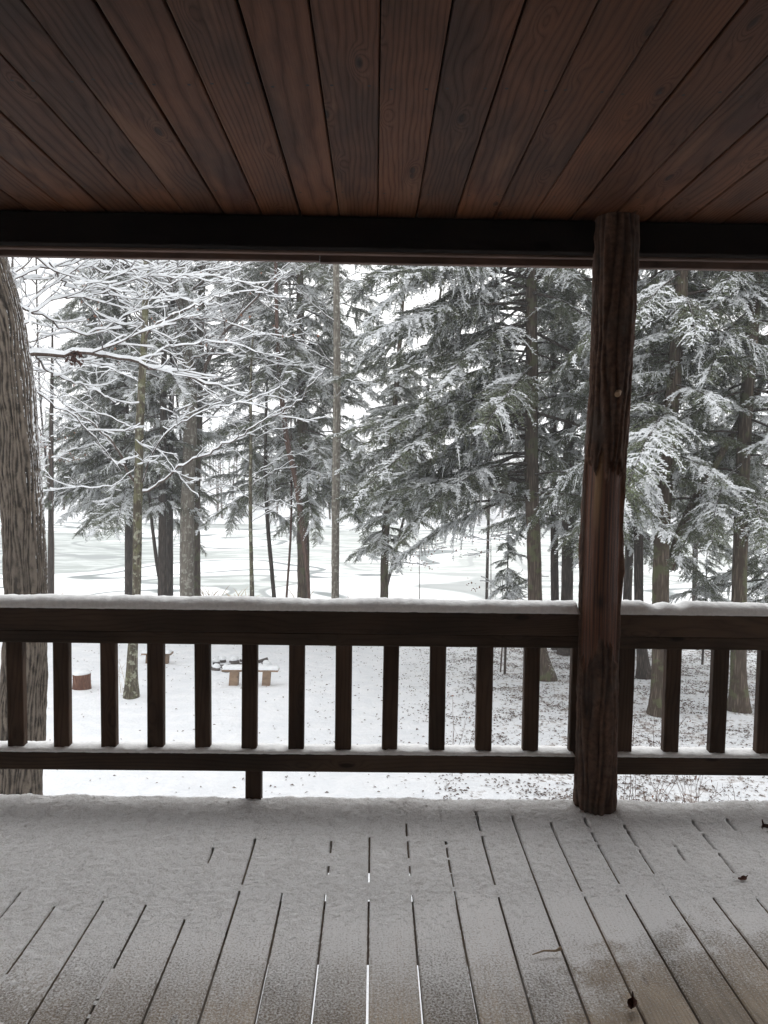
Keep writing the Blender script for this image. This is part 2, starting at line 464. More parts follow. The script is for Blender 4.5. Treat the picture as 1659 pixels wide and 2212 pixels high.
# ------------------------------------------------------------------ porch: deck boards, joists
PITCH = .1502; GAP = .0068; DECK_END = 3.285; KB = 40
deck = empty('deck'); tag(deck, kind='structure')
bm_ = MB(); bm_.cbox(-PITCH/2+GAP/2, PITCH/2-GAP/2, -.3-2.6, DECK_END-2.6, -.038, 0, .004, 1)
b0 = bm_.build('board', M['deck'], deck)
b0.location = ((-KB+.5)*PITCH, 2.6, 0)
for k in range(-KB+1, KB):
    o = b0.copy(); COL.objects.link(o); o.parent = deck
    o.location = ((k+.5)*PITCH, 2.6+random.uniform(-.004, .004), random.uniform(-.0008, .0008))
for y in (.15, .76, 1.37, 1.98, 2.59, 3.19):
    jb = MB(); jb.cbox(-KB*PITCH, KB*PITCH, -.02, .02, -.25, -.041, .003, 0)
    jb.build('joist', M['deck_under'], deck, loc=(0, y, 0))

# snow on the deck -------------------------------------------------
def Yof(py, px=829): return at_z(px, py, 0).y
OPEN = {-7: [(1971, 2105)], -6: [(1951, 2400)], -5: [(1958, 2085)], -4: [(1827, 1867), (1986, 2400)], -3: [(1825, 1914), (1931, 2400)],
        -2: [(1931, 2400)], -1: [(1797, 1894), (1934, 2400)], 0: [(1815, 1909), (1943, 2400)], 1: [(1790, 1895), (1933, 2400)],
        2: [(1825, 1918), (1931, 2400)], 3: [(1765, 1908), (1936, 2400)], 4: [(1765, 2400)], 5: [(1785, 1918), (1935, 2400)],
        6: [(1775, 1904), (1933, 2400)], 7: [(1785, 1880), (1931, 2400)], 8: [(1830, 1862), (1936, 2400)], 9: [(1777, 1880), (1936, 2400)],
        10: [(1750, 1800), (1930, 2400)]}
yrow = np.arange(1.6, 3.31, .0075)
cols = []; kinds = []
def colk(k):
    x0 = k*PITCH+GAP/2; x1 = (k+1)*PITCH-GAP/2
    a = [x0, x0+.002, x0+.006]; a += list(np.linspace(x0+.014, x1-.014, 15)); a += [x1-.006, x1-.002, x1]
    return a
ecol = []
for k in range(-KB, KB):
    a = colk(k); cols += a; ecol += [k, -99, -99] + [-99]*15 + [-99, -99, k+1]
cols = np.array(cols); ecol = np.array(ecol)
X, Y = np.meshgrid(cols, yrow)
thick = np.interp(Y, [1.6, 1.9, 2.2, 2.5, 2.7, 2.93, 3.1, 3.29], [-.0070, -.0052, -.0030, .0006, .0042, .012, .021, .031])
thick = thick + .0022*vnoise(X, Y, 5, 2, 4, .6) + .0016*vnoise(X, Y, 60, 4, 2) + .0013*rng.standard_normal(X.shape)
thick = thick - .006*np.clip(1.2 - np.hypot((X-1.15)/.55, (Y-2.05)/.42), 0, 1)
thick = thick + .010*np.clip((Y-3.16)/.1, 0, 1)*vnoise(X, Y, 9, 8, 3)
thick = thick + .004*np.clip(-X/1.5, -.3, 1)
# dip where the snow sank into each joint
dj = np.abs((X/PITCH) - np.round(X/PITCH))*PITCH
openm = np.zeros(X.shape, bool)
for k in range(-KB, KB+1):
    segs = OPEN.get(k, [(1935, 2400)])
    sel = np.abs(X/PITCH - k) < .5
    w = np.zeros(X.shape, bool)
    for (p0, p1) in segs:
        ya, yb = Yof(p1), Yof(p0)
        nz = .03*vnoise(Y*0+k*3.1, Y, 40, 11, 2)
        w |= (Y > ya+nz) & (Y < yb+nz)
    # crumbs of snow bridging the joint
    crumbs = vnoise(np.full_like(Y, k*7.7), Y, 16, 21, 3) > np.interp(Y, [2.2, 2.62, 2.8, 3.15], [1.2, .75, .35, .15])
    w &= ~crumbs
    openm |= sel & w
dip = np.where(openm, np.exp(-(dj/.006)**2), .25*np.exp(-(dj/.010)**2)*np.clip(1-thick/.014, 0, 1))
edge = (ecol != -99)[None, :] & openm
Z = thick*(1-.75*dip)
Z = np.where(edge, -.004, Z)
# snow keeps off the foot of the log post and rolls over the deck edge
Z[-1, :] = -.012; Z[-2, :] = np.minimum(Z[-2, :], thick[-2, :]*.45); Z[-3, :] = thick[-3, :]*.8
Xj = X + np.where((ecol != -99)[None, :], .0013*vnoise(X*3, Y, 70, 31, 2), 0)
Yj = Y.copy(); Yj[-4:, :] += .012*vnoise(X[-4:, :], Y[-4:, :]*0, 22, 5, 3)
keep = np.ones((len(yrow)-1, len(cols)-1), bool)
ks = np.arange(len(cols)-1)
gapc = (ecol[:-1] != -99) & (ecol[1:] != -99) & (ecol[:-1] == ecol[1:]) & (np.abs(np.diff(cols)-GAP) < 1e-4)
keep &= ~(gapc[None, :] & (openm[:-1, :-1] | openm[1:, :-1]))
allneg = (Z[:-1, :-1] < -.001) & (Z[1:, 1:] < -.001) & (Z[:-1, 1:] < -.001) & (Z[1:, :-1] < -.001)
keep &= ~allneg
s = grid_mesh('deck_snow', cols, yrow, Z, M['snow_deck'], keep=keep, X=Xj, Y=Yj)
tag(s, 'thin blown snow lying over the deck boards', 'snow', kind='stuff')

# ------------------------------------------------------------------ ceiling
YB = 3.255; HC = at(820, 466, YB).z; ZB = at(820, 537, YB).z; CP = .1605
ceil = empty('ceiling', (0, 0, 0)); tag(ceil, kind='structure')
for k in range(-37, 37):
    gl = random.choice([.0015, .002, .003, .005]); gr = random.choice([.0015, .002, .003])
    cb_ = MB(); cb_.cbox(k*CP+gl-(k+.5)*CP, CP/2-gr, -.3-1.5, YB+.05-1.5, 0, .022, .002+random.random()*.002, 1)
    cb_.build('board', M['ceil'], ceil, loc=((k+.5)*CP, 1.5, HC+random.uniform(0, .003)))
nb = MB()
for k in range(-12, 13):
    for yy in (1.05, 2.16, 2.98):
        for dx in (.028, CP-.032):
            x = k*CP+dx+random.uniform(-.005, .005); y = yy+random.uniform(-.012, .012)
            nb.add([(x+.0055*math.cos(a*math.pi/3), y+.0055*math.sin(a*math.pi/3), HC-.001) for a in range(6)], [(5, 4, 3, 2, 1, 0)])
o = nb.build('nail_heads', M['nail'], ceil); o['kind'] = 'stuff'
rb = MB(); rb.box(-5.9, 5.9, -.5, YB+.13, .03, .2)  # slab hidden above the ceiling, added to block light, run wide against side light
tag(rb.build('roof_light_block', M['beam'], None, loc=(0, 0, HC)), kind='structure')
beam = empty('porch_beam', (0, YB, ZB))
tag(beam, 'dark beam across the porch edge under the ceiling boards', 'beam', kind='thing')
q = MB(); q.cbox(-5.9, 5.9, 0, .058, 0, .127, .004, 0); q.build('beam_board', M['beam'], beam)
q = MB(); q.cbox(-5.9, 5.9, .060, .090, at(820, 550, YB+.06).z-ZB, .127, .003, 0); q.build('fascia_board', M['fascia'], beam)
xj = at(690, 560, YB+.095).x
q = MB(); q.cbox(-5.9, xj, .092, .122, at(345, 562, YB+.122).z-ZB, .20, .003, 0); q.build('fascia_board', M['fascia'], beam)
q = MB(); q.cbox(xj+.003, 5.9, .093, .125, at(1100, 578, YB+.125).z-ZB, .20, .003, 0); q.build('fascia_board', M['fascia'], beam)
hw = empty('unseen_house_wall', (0, -.32, 0)); tag(hw, kind='structure')  # unseen wall behind the camera, added to block light from the house side
for i in range(15):
    q = MB(); q.cbox(-5.9, 5.9, -.04, 0, .002, .168, .004, 0); q.build('siding_board', M['wall'], hw, loc=(0, 0, i*.17))

# ------------------------------------------------------------------ railing
YF = 3.255
def zr(py, px=547, Y=YF): return at(px, py, Y).z
z_top, z_mid, z_low = zr(1318), zr(1367), zr(1394)
z_b1, z_b0 = zr(1628), zr(1667)
rail = empty('porch_railing', (0, YF+.04, 0))
tag(rail, 'dark wooden porch railing with square balusters and a snow-capped top rail', 'railing')
def piece(name, x0, x1, y0, y1, z0, z1, mat, ax, par=rail):
    cx, cz = (x0+x1)/2, (z0+z1)/2
    q = MB(); q.cbox(x0-cx, x1-cx, y0-YF-.04, y1-YF-.04, z0-cz, z1-cz, .004, ax)
    return q.build(name, mat, par, loc=(cx, 0, cz))
POSTX = at(1290, 1450, 3.24).x
for (xa, xb) in ((-5.9, POSTX-.075), (POSTX+.075, 5.9)):
    piece('top_rail', xa, xb, YF, YF+.09, z_mid+.001, z_top, M['rail'], 0)
    piece('upper_rail', xa, xb, YF+.004, YF+.088, z_low, z_mid, M['rail'], 0)
    piece('bottom_rail', xa, xb, YF, YF+.086, z_b0, z_b1, M['rail'], 0)
bw = 35/F_PX*(YF+.01)
for i in range(-16, 33):
    px = 30 + 101.7*i + (.0 if i else 2)
    c = at(px, 1500, YF+.02).x
    w = bw*random.uniform(.96, 1.04)
    if abs(c) > 4.4 or abs(c-POSTX) < .06: continue
    o = piece('baluster', c-w/2, c+w/2, YF+.018, YF+.058, z_b1+.001, z_low-.001, M['balu'], 2)
    o.rotation_euler = (0, R(random.uniform(-.25, .25)), 0)
c = at(547, 1700, YF+.02).x
piece('support_post', c-bw/2, c+bw/2, YF+.016, YF+.07, .001, z_b0-.001, M['balu'], 2)

def snow_strip(name, x0, x1, y0, y1, z, h, par, mat, seed=0, notch=None, over=.006, step=.011, rough=1.):
    """snow lying along a rail: rounded ragged section swept in x"""
    xs_ = np.arange(x0, x1+step*.5, step); n = len(xs_)
    prof = [(-over, -.004), (-over*1.2, .30), (-over*.4, .68), (.012, .9), (.3, 1.02), (.6, 1.04), (1.0, .95), (1.2, .55), (1.25, .0)]
    V = []
    wy = y1-y0
    for j, (a, b) in enumerate(prof):
        if j < 4: yy = np.full(n, y0+a)
        else: yy = y0 + wy*min(a, 1.0) + (over if a > 1 else 0)*np.ones(n)
        hh = h*(1+.24*vnoise(xs_, xs_*0+seed, 3, seed, 3)) + rough*.0035*vnoise(xs_, xs_*0+seed, 60, seed+3, 3)
        zz = z + hh*b + rough*(.0030*vnoise(xs_, xs_*0+j*.7, 55, seed+7, 2))*(1 if 0 < j < 8 else .4)
        yy = yy + rough*(.0035*vnoise(xs_, xs_*0+j*.9, 38, seed+9, 3))*(1 if j < 4 else .3)
        if notch:
            for (nc, nw) in notch:
                zz = zz - b*h*.35*np.exp(-((xs_-nc)/nw)**2)
        V.append(np.stack([xs_, yy, zz], -1))
    V = np.array(V)       # prof x n x 3
    V[:, 0, 2] = z; V[:, -1, 2] = z
    mb = MB(); P = len(prof)
    mb.v = [tuple(v) for v in V.reshape(-1, 3)]
    for j in range(P-1):
        for i in range(n-1):
            mb.f.append((j*n+i, (j+1)*n+i, (j+1)*n+i+1, j*n+i+1)[::-1])
    mb.m = [0]*len(mb.f)
    return mb.build(name, mat, par, smooth=True)
inv = Vector((0, -(YF+.04), 0))
for i, (xa, xb) in enumerate(((-4.5, POSTX-.078), (POSTX+.078, 4.5))):
    nt_ = [(at(1425, 1300, YF).x, .035), (at(1470, 1300, YF).x, .03)] if i else None
    o = snow_strip('snow_cap', xa, xb, YF, YF+.09, z_top, .043, rail, M['snow_rail'], 3+i, nt_); o.location = inv
    o = snow_strip('snow_ridge', xa, xb, YF, YF+.084, z_b1, .017, rail, M['snow_rail'], 8+i, None, .003); o.location = inv

# ------------------------------------------------------------------ log post
def post_build():
    path = [(1285, 1772), (1290, 1600), (1293, 1400), (1297, 1250), (1302, 1100), (1308, 980), (1318, 840), (1325, 700), (1329, 600), (1332, 455)]
    Yc = 3.24
    pts = [at(x, y, Yc) for x, y in path]
    zs = np.array([p.z for p in pts]); xp = np.array([p.x for p in pts])
    z0, z1 = .0, HC+.004
    nz, na = 420, 110
    zz = np.linspace(z0, z1, nz)
    o_ = np.argsort(zs)
    cx = np.interp(zz, zs[o_], xp[o_])
    wpx = np.interp(zz, [0, .6, 1.0, 1.45, 1.8, 2.3, 2.54], [88, 84, 86, 84, 82, 87, 86])
    rr = wpx/F_PX*3.16/2
    A = np.linspace(0, 2*np.pi, na, endpoint=False)
    ZZ, AA = np.meshgrid(zz, A, indexing='ij')
    # bare area: bark is gone on the front between rail height and head height
    zn = ZZ + .05*vnoise(AA*2, ZZ, 3, 4, 3)
    hi = np.where(AA*180/np.pi > 0, 1.52, 1.52) + .10*vnoise(AA*3, AA*0, 1.2, 9, 2)
    front = AA  # angle 3pi/2 faces the camera (-y)
    fa = np.abs(((AA - 1.5*np.pi + np.pi) % (2*np.pi)) - np.pi)
    left = ((AA - 1.5*np.pi + np.pi) % (2*np.pi)) - np.pi
    edge = 1.05 + .25*vnoise(ZZ*1.5, AA*0, 2, 6, 3) 
    bare = np.clip((hi-zn)/.012, 0, 1)*np.clip((zn-(.70+.06*np.sin(AA*3)))/.02, 0, 1)*np.clip((edge-left)/.06, 0, 1)*np.clip((left+1.45+.1*vnoise(ZZ, AA*0, 3, 8, 2))/.06, 0, 1)
    # bark ridges
    u = AA/(2*np.pi)*34
    warp = 1.6*vnoise(u*.25, ZZ*1.4, 1.0, 3, 3)
    rid = np.abs(np.sin(np.pi*(u*.5 + warp)))
    plates = vnoise(u*.6, ZZ*5, 1.0, 12, 3)
    disp = (1-bare)*(.0085*rid + .007*plates + .004*vnoise(u, ZZ*24, 1, 2, 2)) - bare*.007
    disp = disp + .004*vnoise(np.cos(AA)*1.2, ZZ*1.1+np.sin(AA), 1.4, 14, 3)
    kk = np.exp(-(((ZZ-.93)/.03)**2 + ((left+.25)/.22)**2)); disp += -.004*kk
    ul = np.exp(-(((ZZ-1.05)/.06)**2 + ((left-1.45)/.25)**2)); disp += .010*ul
    kl = np.exp(-(((ZZ-.66)/.045)**2 + ((left+.25)/.35)**2)); disp += .009*kl
    RR = rr[:, None] + disp
    Xp = cx[:, None] + RR*np.cos(AA); Yp = Yc + RR*np.sin(AA)
    co = np.stack([Xp, Yp, ZZ], -1).reshape(-1, 3)
    q = []
    for i in range(nz-1):
        for j in range(na):
            j2 = (j+1) % na
            q.append((i*na+j, i*na+j2, (i+1)*na+j2, (i+1)*na+j))
    q.append(tuple(range(na))[::-1]); q.append(tuple((nz-1)*na+j for j in range(na)))
    me = bpy.data.meshes.new('log_post'); me.from_pydata([tuple(c) for c in co], [], q)
    me.polygons.foreach_set('use_smooth', [True]*len(me.polygons)); me.update()
    for nm, arr in (('bare', bare), ('knot', np.clip(kk+.7*kl, 0, 1)), ('ridge', np.clip(rid*.6+plates*.4+.2, 0, 1)), ('side', left)):
        at_ = me.attributes.new(nm, 'FLOAT', 'POINT'); at_.data.foreach_set('value', arr.ravel().astype(np.float32))
    k = NT('post_wood'); p = k.pos(); s = k.sep(p)
    ba = k.attr('bare'); kn = k.attr('knot'); rg = k.attr('ridge'); sd_ = k.attr('side')
    v = k.comb(k.math('MULTIPLY', sd_, 9.), k.math('MULTIPLY', s[2], 1.3), 0.)
    st = k.noise(v, 1., 5., .6)
    fi = k.noise(k.comb(k.math('MULTIPLY', sd_, 60.), k.math('MULTIPLY', s[2], 8.), 0.), 1., 4., .6)
    bc = k.mix(k.step(st, .35, .62), (.030, .011, .007), (.150, .060, .030))
    bc = k.mix(k.step(fi, .4, .8, 0., .5), bc, (.05, .02, .013))
    # weathered tan strip below the torn bark edge
    tm = k.math('MULTIPLY', k.step(k.math('ABSOLUTE', k.math('ADD', sd_, .62)), .10, .34, 1., 0.), k.step(s[2], 1.15, 1.42))
    bc = k.mix(k.math('MULTIPLY', tm, k.step(st, .2, .6, .3, .95)), bc, (.26, .155, .075))
    n1 = k.noise(p, 45., 5., .65)
    bk = k.mix(k.math('MULTIPLY', rg, k.step(n1, .25, .75, .4, 1.2)), (.014, .008, .006), (.135, .075, .05))
    gr = k.noise(p, 6., 3., .6)
    bk = k.mix(k.step(gr, .5, .68, 0., .5), bk, (.07, .058, .05))
    c = k.mix(ba, bk, bc)
    c = k.mix(k.math('MULTIPLY', kn, .85), c, (.012, .008, .006))
    k.col(c); k.rough(k.step(ba, 0, 1, .9, .55))
    k.bump(k.math('ADD', n1, k.math('MULTIPLY', fi, .6)), .004, .8)
    me.materials.append(k.m)
    root = empty('log_post', (cx[0], Yc, 0))
    tag(root, 'log porch post with bark partly peeled to reddish wood', 'post')
    o = link('log_shaft', me, root, (-cx[0], -Yc, 0))
    # cut branch stub
    sp = at(1334, 850, 3.24-.082); so = sp - Vector((cx[0], Yc, 0))
    q = MB(); n = 10
    d = Vector((-.35, -.9, -.45)).normalized()
    q.tube([so+Vector((.012, .02, .014)), so-d*-.006, so+d*.014], [.014, .0125, .011], n)
    o = q.build('branch_stub', M['stump_top'], root, smooth=False)
    return root
post_build()

# ------------------------------------------------------------------ trees: trunks
def px_path(pts, Y, base_y=None, dY=0.):
    """pts: (px, py, width px) from the bottom up; returns world points and radii, foot set on the terrain"""
    P = []; Rr = []
    for i, (x, y, w) in enumerate(pts):
        yy = Y + dY*i
        p = at(x, y, yy); P.append(p); Rr.append(w/F_PX*yy/2)
    # extend to the ground
    p0, p1 = P[0], P[1]
    g0 = gz(p0.x, p0.y)
    if p0.z > g0+.05:
        d = (p0-p1); t = (g0-.25-p0.z)/d.z
        x = p0.x + d.x*min(t, 1.2)*.6
        P.insert(0, Vector((x, p0.y, g0-.25))); Rr.insert(0, Rr[0]*1.12)
    else:
        P[0] = Vector((p0.x, p0.y, g0-.25))
    return P, Rr
def extend_up(P, Rr, ztop, taper=.5):
    d = (P[-1]-P[-2]).normalized(); 
    n = 5; L = (ztop-P[-1].z)/max(d.z, .4)
    p = P[-1]; r = Rr[-1]
    if L > .2:
        for i in range(1, n+1):
            P.append(p + Vector((d.x*(1-.5*i/n), d.y*(1-.5*i/n), d.z))*(L*i/n)); Rr.append(r*(1-(1-taper)*i/n))
    return P, Rr
def smooth_path(P, Rr, seg=.3):
    out = []; ro = []
    n = len(P)
    for i in range(n-1):
        p0 = P[max(i-1, 0)]; p1 = P[i]; p2 = P[i+1]; p3 = P[min(i+2, n-1)]
        k = max(1, int((p2-p1).length/seg))
        for j in range(k):
            t = j/k; t2 = t*t; t3 = t2*t
            q = .5*((2*p1) + (-p0+p2)*t + (2*p0-5*p1+4*p2-p3)*t2 + (-p0+3*p1-3*p2+p3)*t3)
            out.append(q); ro.append(Rr[i]*(1-t)+Rr[i+1]*t)
    out.append(P[-1]); ro.append(Rr[-1])
    return out, ro
def flare(P, Rr, amt=.55, h=.55):
    z0 = P[0].z+.25
    return [r*(1+amt*math.exp(-max(p.z-z0, 0)/h*2)) for p, r in zip(P, Rr)]
def trunk_mesh(root, P, Rr, mat, n=14, rough=.05, name='trunk', seg=.22, ridges=0.):
    P, Rr = smooth_path(P, Rr, seg)
    Rr = flare(P, Rr)
    k = len(P); vs = []; att = []; base = Vector(root.location)
    for i, (p, r) in enumerate(zip(P, Rr)):
        t = (P[min(i+1, k-1)]-P[max(i-1, 0)]).normalized()
        u = Vector((1, 0, 0)); u = (u-t*u.dot(t)).normalized(); w = t.cross(u)
        for j in range(n):
            a = 2*math.pi*j/n
            q = mnoise.noise(Vector((math.cos(a)*1.3+p.x, math.sin(a)*1.3+p.y, p.z*1.6)))
            q2 = 0
            if ridges:
                aa = j/n*36
                rv = abs(math.sin(math.pi*(aa + 1.5*mnoise.noise(Vector((math.cos(a)*2.2, math.sin(a)*2.2, p.z*1.9)))))) + .9*mnoise.noise(Vector((math.cos(a)*7, math.sin(a)*7, p.z*9)))
                q2 = ridges*(rv-.5); att.append(rv)
            rr = r*(1+rough*2*q) + q2
            v = p + u*(rr*math.cos(a)) + w*(rr*math.sin(a)) - base
            vs.append((v.x, v.y, v.z))
    fs = [(i*n+j, i*n+(j+1) % n, (i+1)*n+(j+1) % n, (i+1)*n+j) for i in range(k-1) for j in range(n)]
    fs.append(tuple((k-1)*n+j for j in range(n)))
    mb = MB(); mb.v = vs; mb.f = fs; mb.m = [0]*len(fs)
    o = mb.build(name, mat, root, smooth=True)
    if att: o.data.attributes.new('ridge', 'FLOAT', 'POINT').data.foreach_set('value', att)
    return P, Rr

# ------------------------------------------------------------------ hemlock boughs (shared meshes)
def make_bough(L, seed):
    rd = random.Random(seed); mb = MB()
    sway = rd.uniform(-.15, .15)
    def axis(t):
        return Vector((L*t, L*sway*t*t, L*(.10*t - .30*t*t) - .05*math.sin(t*6+seed)*L*.25))
    n = 8; mb.tube([axis(i/n) for i in range(n+1)], [.0125*L**.7*(1-i/n)+.004 for i in range(n+1)], 5, 0)
    clump_off = rd.random()*50
    d = .060; s = (.13 if L < 2 else .24 if L < 4 else .30)*L
    i = 0
    while s < L*.995:
        t = s/L; p = axis(t); tan = (axis(min(t+.02, 1))-axis(t-.02)).normalized()
        side = 1 if i % 2 else -1
        ang = R(rd.uniform(30, 78))*side
        prof = math.sin(math.pi*min(1, .12+.88*t)**.8)**.7 if t < .98 else .2
        l2 = (.14+.40*min(L, 3.2)*.5*prof*(1.1-t*.6))*rd.uniform(.45, 1.25)
        dirh = Vector((math.cos(ang)*tan.x-math.sin(ang)*tan.y, math.sin(ang)*tan.x+math.cos(ang)*tan.y, 0)).normalized()
        dz0 = rd.uniform(-.45, .25); droop = rd.uniform(.15, .9)
        m_ = max(3, int(l2/.031))
        pts = []
        for j in range(m_+1):
            a = j/m_*l2
            pts.append(p + dirh*a*(1-.1*j/m_) + Vector((0, 0, dz0*a - droop*a*a/l2*.7)) + Vector((0, 0, .01*rd.uniform(-1, 1))))
        mb.tube(pts[::2]+([pts[-1]] if m_ % 2 else []), [.0045]*len(pts[::2]+([pts[-1]] if m_ % 2 else [])), 3, 0, cap=False)
        snowy = mnoise.noise(Vector((s*2.2+clump_off, side*2., seed*3.3)))*1.1+.0
        # soft pads of snow lying along the side twig
        if snowy > .0:
            up = Vector((0, 0, 1)); b = len(mb.v); cnt = 0
            for j in range(0, m_+1):
                tt = (pts[min(j+1, m_)]-pts[max(j-1, 0)]); wv = tt.cross(up)
                if wv.length < 1e-5: wv = Vector((0, 1, 0))
                wv.normalize()
                g_ = max(0, .10+.8*snowy+.9*mnoise.noise(Vector((pts[j].x*7, pts[j].y*7, seed*2.1))))*math.sin(math.pi*min(1, .12+.86*j/m_))
                hw_ = .005+.019*g_; hh_ = .003+.024*g_
                for vv in (pts[j]+wv*hw_-up*.003*g_, pts[j]+wv*hw_*.5+up*hh_*.85, pts[j]-wv*hw_*.45+up*hh_, pts[j]-wv*hw_-up*.003*g_):
                    mb.v.append(tuple(vv))
            for j in range(m_):
                for c_ in range(3):
                    mb.f.append((b+j*4+c_, b+j*4+c_+1, b+(j+1)*4+c_+1, b+(j+1)*4+c_)); mb.m.append(2)
        for j in range(1, m_+1):
            q = pts[j]; tt = (pts[j]-pts[j-1]).normalized()
            for sd2 in (1, -1):
                a2 = R(rd.uniform(35, 65))*sd2
                l3 = (.085*(1-.5*j/m_)+.022)*rd.uniform(.6, 1.3)
                if j == m_: a2 *= .3
                h = Vector((math.cos(a2)*tt.x-math.sin(a2)*tt.y, math.sin(a2)*tt.x+math.cos(a2)*tt.y, 0))
                if h.length < .05: continue
                h.normalize()
                e = (h + Vector((0, 0, rd.uniform(-.75, .12)))).normalized()
                w = e.cross(Vector((0, 0, 1)))
                if w.length < .1: continue
                w.normalize(); nrm = w.cross(e)
                if nrm.z < 0: nrm = -nrm
                tilt = rd.uniform(-.5, .5); w = (w*math.cos(tilt)+nrm*math.sin(tilt))
                hw = rd.uniform(.0065, .0115)
                tip = q+e*l3; mid = q+e*(l3*.45)
                vs = [q, mid+w*hw, tip, mid-w*hw]
                mb.add([tuple(v) for v in vs], [(0, 1, 2, 3)], 1)
                if rd.random() < .55:
                    dn = (e*.5+Vector((rd.uniform(-.4, .4), rd.uniform(-.4, .4), -1))).normalized()
                    t2 = q+dn*l3*.7; mm = q+dn*l3*.35; w2 = dn.cross(Vector((rd.uniform(-1, 1), rd.uniform(-1, 1), .1))).normalized()*hw*.8
                    mb.add([tuple(q), tuple(mm+w2), tuple(t2), tuple(mm-w2)], [(0, 1, 2, 3)], 1)
                sn = snowy + .55*mnoise.noise(Vector((q.x*9+clump_off, q.y*9, 1.7)))
                if sn > rd.uniform(-.10, .42):
                    hh = rd.uniform(.008, .016)*(1+max(0, sn)*.8); f = rd.uniform(1.0, 1.5)*(1+.3*max(0, sn))
                    a_ = q+e*l3*rd.uniform(-.1, .12); b_ = q+e*l3*rd.uniform(.75, 1.0)
                    c_ = (a_+b_)/2
                    up = Vector((0, 0, 1))
                    wv = w; wv = Vector((w.x, w.y, w.z*.4)).normalized()*hw*f
                    lift = up*.004
                    vs = [a_+lift, c_+wv+lift*.5, b_+lift*.3, c_-wv+lift*.5, a_*.65+b_*.35+up*hh, a_*.3+b_*.7+up*hh*.85]
                    mb.add([tuple(v) for v in vs], [(0, 1, 4), (1, 5, 4), (1, 2, 5), (2, 3, 5), (3, 4, 5), (3, 0, 4)], 2)
        s += d*rd.uniform(.5, 1.1)*.50; i += 1
    me = bpy.data.meshes.new('bough'); me.from_pydata(mb.v, [], mb.f)
    for q in (M['hemlock_dark'], M['needle'], M['snow']): me.materials.append(q)
    me.polygons.foreach_set('material_index', mb.m); me.update()
    return me
BOUGH = {1.3: [make_bough(1.3, s) for s in (1, 2, 3)], 2.1: [make_bough(2.1, s) for s in (4, 5, 6, 7)], 3.1: [make_bough(3.1, s) for s in (8, 9, 10, 11)], 4.4: [make_bough(4.4, s) for s in (12, 13, 14)]}
TRI_B = sum(len(m.polygons) for l in BOUGH.values() for m in l)
print('bough faces', TRI_B)

def interp_path(P, Rr, z):
    for i in range(len(P)-1):
        if P[i].z <= z <= P[i+1].z:
            t = (z-P[i].z)/max(1e-6, P[i+1].z-P[i].z); return P[i].lerp(P[i+1], t), Rr[i]*(1-t)+Rr[i+1]*t
    return P[-1].copy(), Rr[-1]

def hemlock(pts, Y, mat, label, crown_px, lmax, nb, ztop=None, group='hemlocks between the porch and the lake', seed=1,
            az=None, tilt=(-26, 10), lmin=.22, ctop=None, tap=.22, extra_stem=None, cat='hemlock tree', ridges=0., n=14):
    rd = random.Random(seed)
    P, Rr = px_path(pts, Y)
    zt = max(ztop or 0, CAMH + .285*Y + 2.2)
    P, Rr = extend_up(P, Rr, zt+2)
    root = empty('hemlock_tree', P[0]+Vector((0, 0, .25)))
    tag(root, label, cat, group)
    P, Rr = trunk_mesh(root, P, Rr, mat, n=n, ridges=ridges)
    if extra_stem:
        for (sp, w_) in extra_stem:
            Q = [at(x, y, Y+dy) for (x, y, dy) in sp]
            q = MB(); bq, rq = smooth_path(Q, [w_/F_PX*Y/2*(1-.35*i/(len(Q)-1)) for i in range(len(Q))], .25)
            q.tube([v-root.location for v in bq], rq, 10, 0); q.build('stem', mat, root, smooth=True)
    z0 = at(pts[0][0], crown_px, Y).z
    if ctop: zt = at(pts[0][0], ctop, Y).z
    for i in range(nb):
        f = (i+rd.random())/nb
        z = z0 + (zt-z0)*f
        p, r = interp_path(P, Rr, z)
        a = (az[0]+(az[1]-az[0])*rd.random()) if az and rd.random() < .6 else 360*((i*.381966+rd.uniform(-.05, .05)) % 1)
        if Y < 20 and 225 < a % 360 < 315 and rd.random() < .6: a += rd.choice([-80, 80])
        Ln = lmax*(1-tap*f)*rd.uniform(lmin, 1.0)
        key = min(BOUGH, key=lambda k_: abs(k_-Ln)); me = rd.choice(BOUGH[key])
        o = bpy.data.objects.new('bough', me); COL.objects.link(o); o.parent = root
        o.location = p - root.location
        sc = Ln/key*rd.uniform(.92, 1.08)
        o.scale = (sc, sc*rd.uniform(.85, 1.2)*rd.choice([1, -1]), sc*rd.uniform(.8, 1.2))
        o.rotation_euler = (R(rd.uniform(-14, 14)), R(-rd.uniform(*tilt)), R(a))
    return root

def young(px, py_top, py_low, Y, lmax, nb, label, seed):
    rd = random.Random(seed); a = at(px, py_top, Y); g0 = gz(a.x, Y); root = empty('young_hemlock', (a.x, Y, g0))
    tag(root, label, 'young hemlock', 'young hemlocks under the tall ones')
    q = MB(); H = a.z-g0; q.tube([Vector((0, 0, -.1)), Vector((.02, 0, H*.5)), Vector((0, 0, H))], [.035, .025, .008], 7); q.build('trunk', M['hemlock_dark'], root, smooth=True)
    zl = at(px, py_low, Y).z-g0
    for i in range(nb):
        f = (i+rd.random())/nb; Ln = lmax*(1-.6*f)*rd.uniform(.5, 1)
        key = min(BOUGH, key=lambda k_: abs(k_-Ln)); o = bpy.data.objects.new('bough', rd.choice(BOUGH[key])); COL.objects.link(o); o.parent = root
        o.location = (0, 0, zl+(H-zl)*f); sc = Ln/key; o.scale = (sc, sc, sc); o.rotation_euler = (R(rd.uniform(-12, 12)), R(rd.uniform(0, 25)), rd.uniform(0, 6.283))
young(1098, 1130, 1300, 19.3, 1.15, 30, 'small hemlock with drooping green boughs left of the foot of the large snow-laden one', 5)
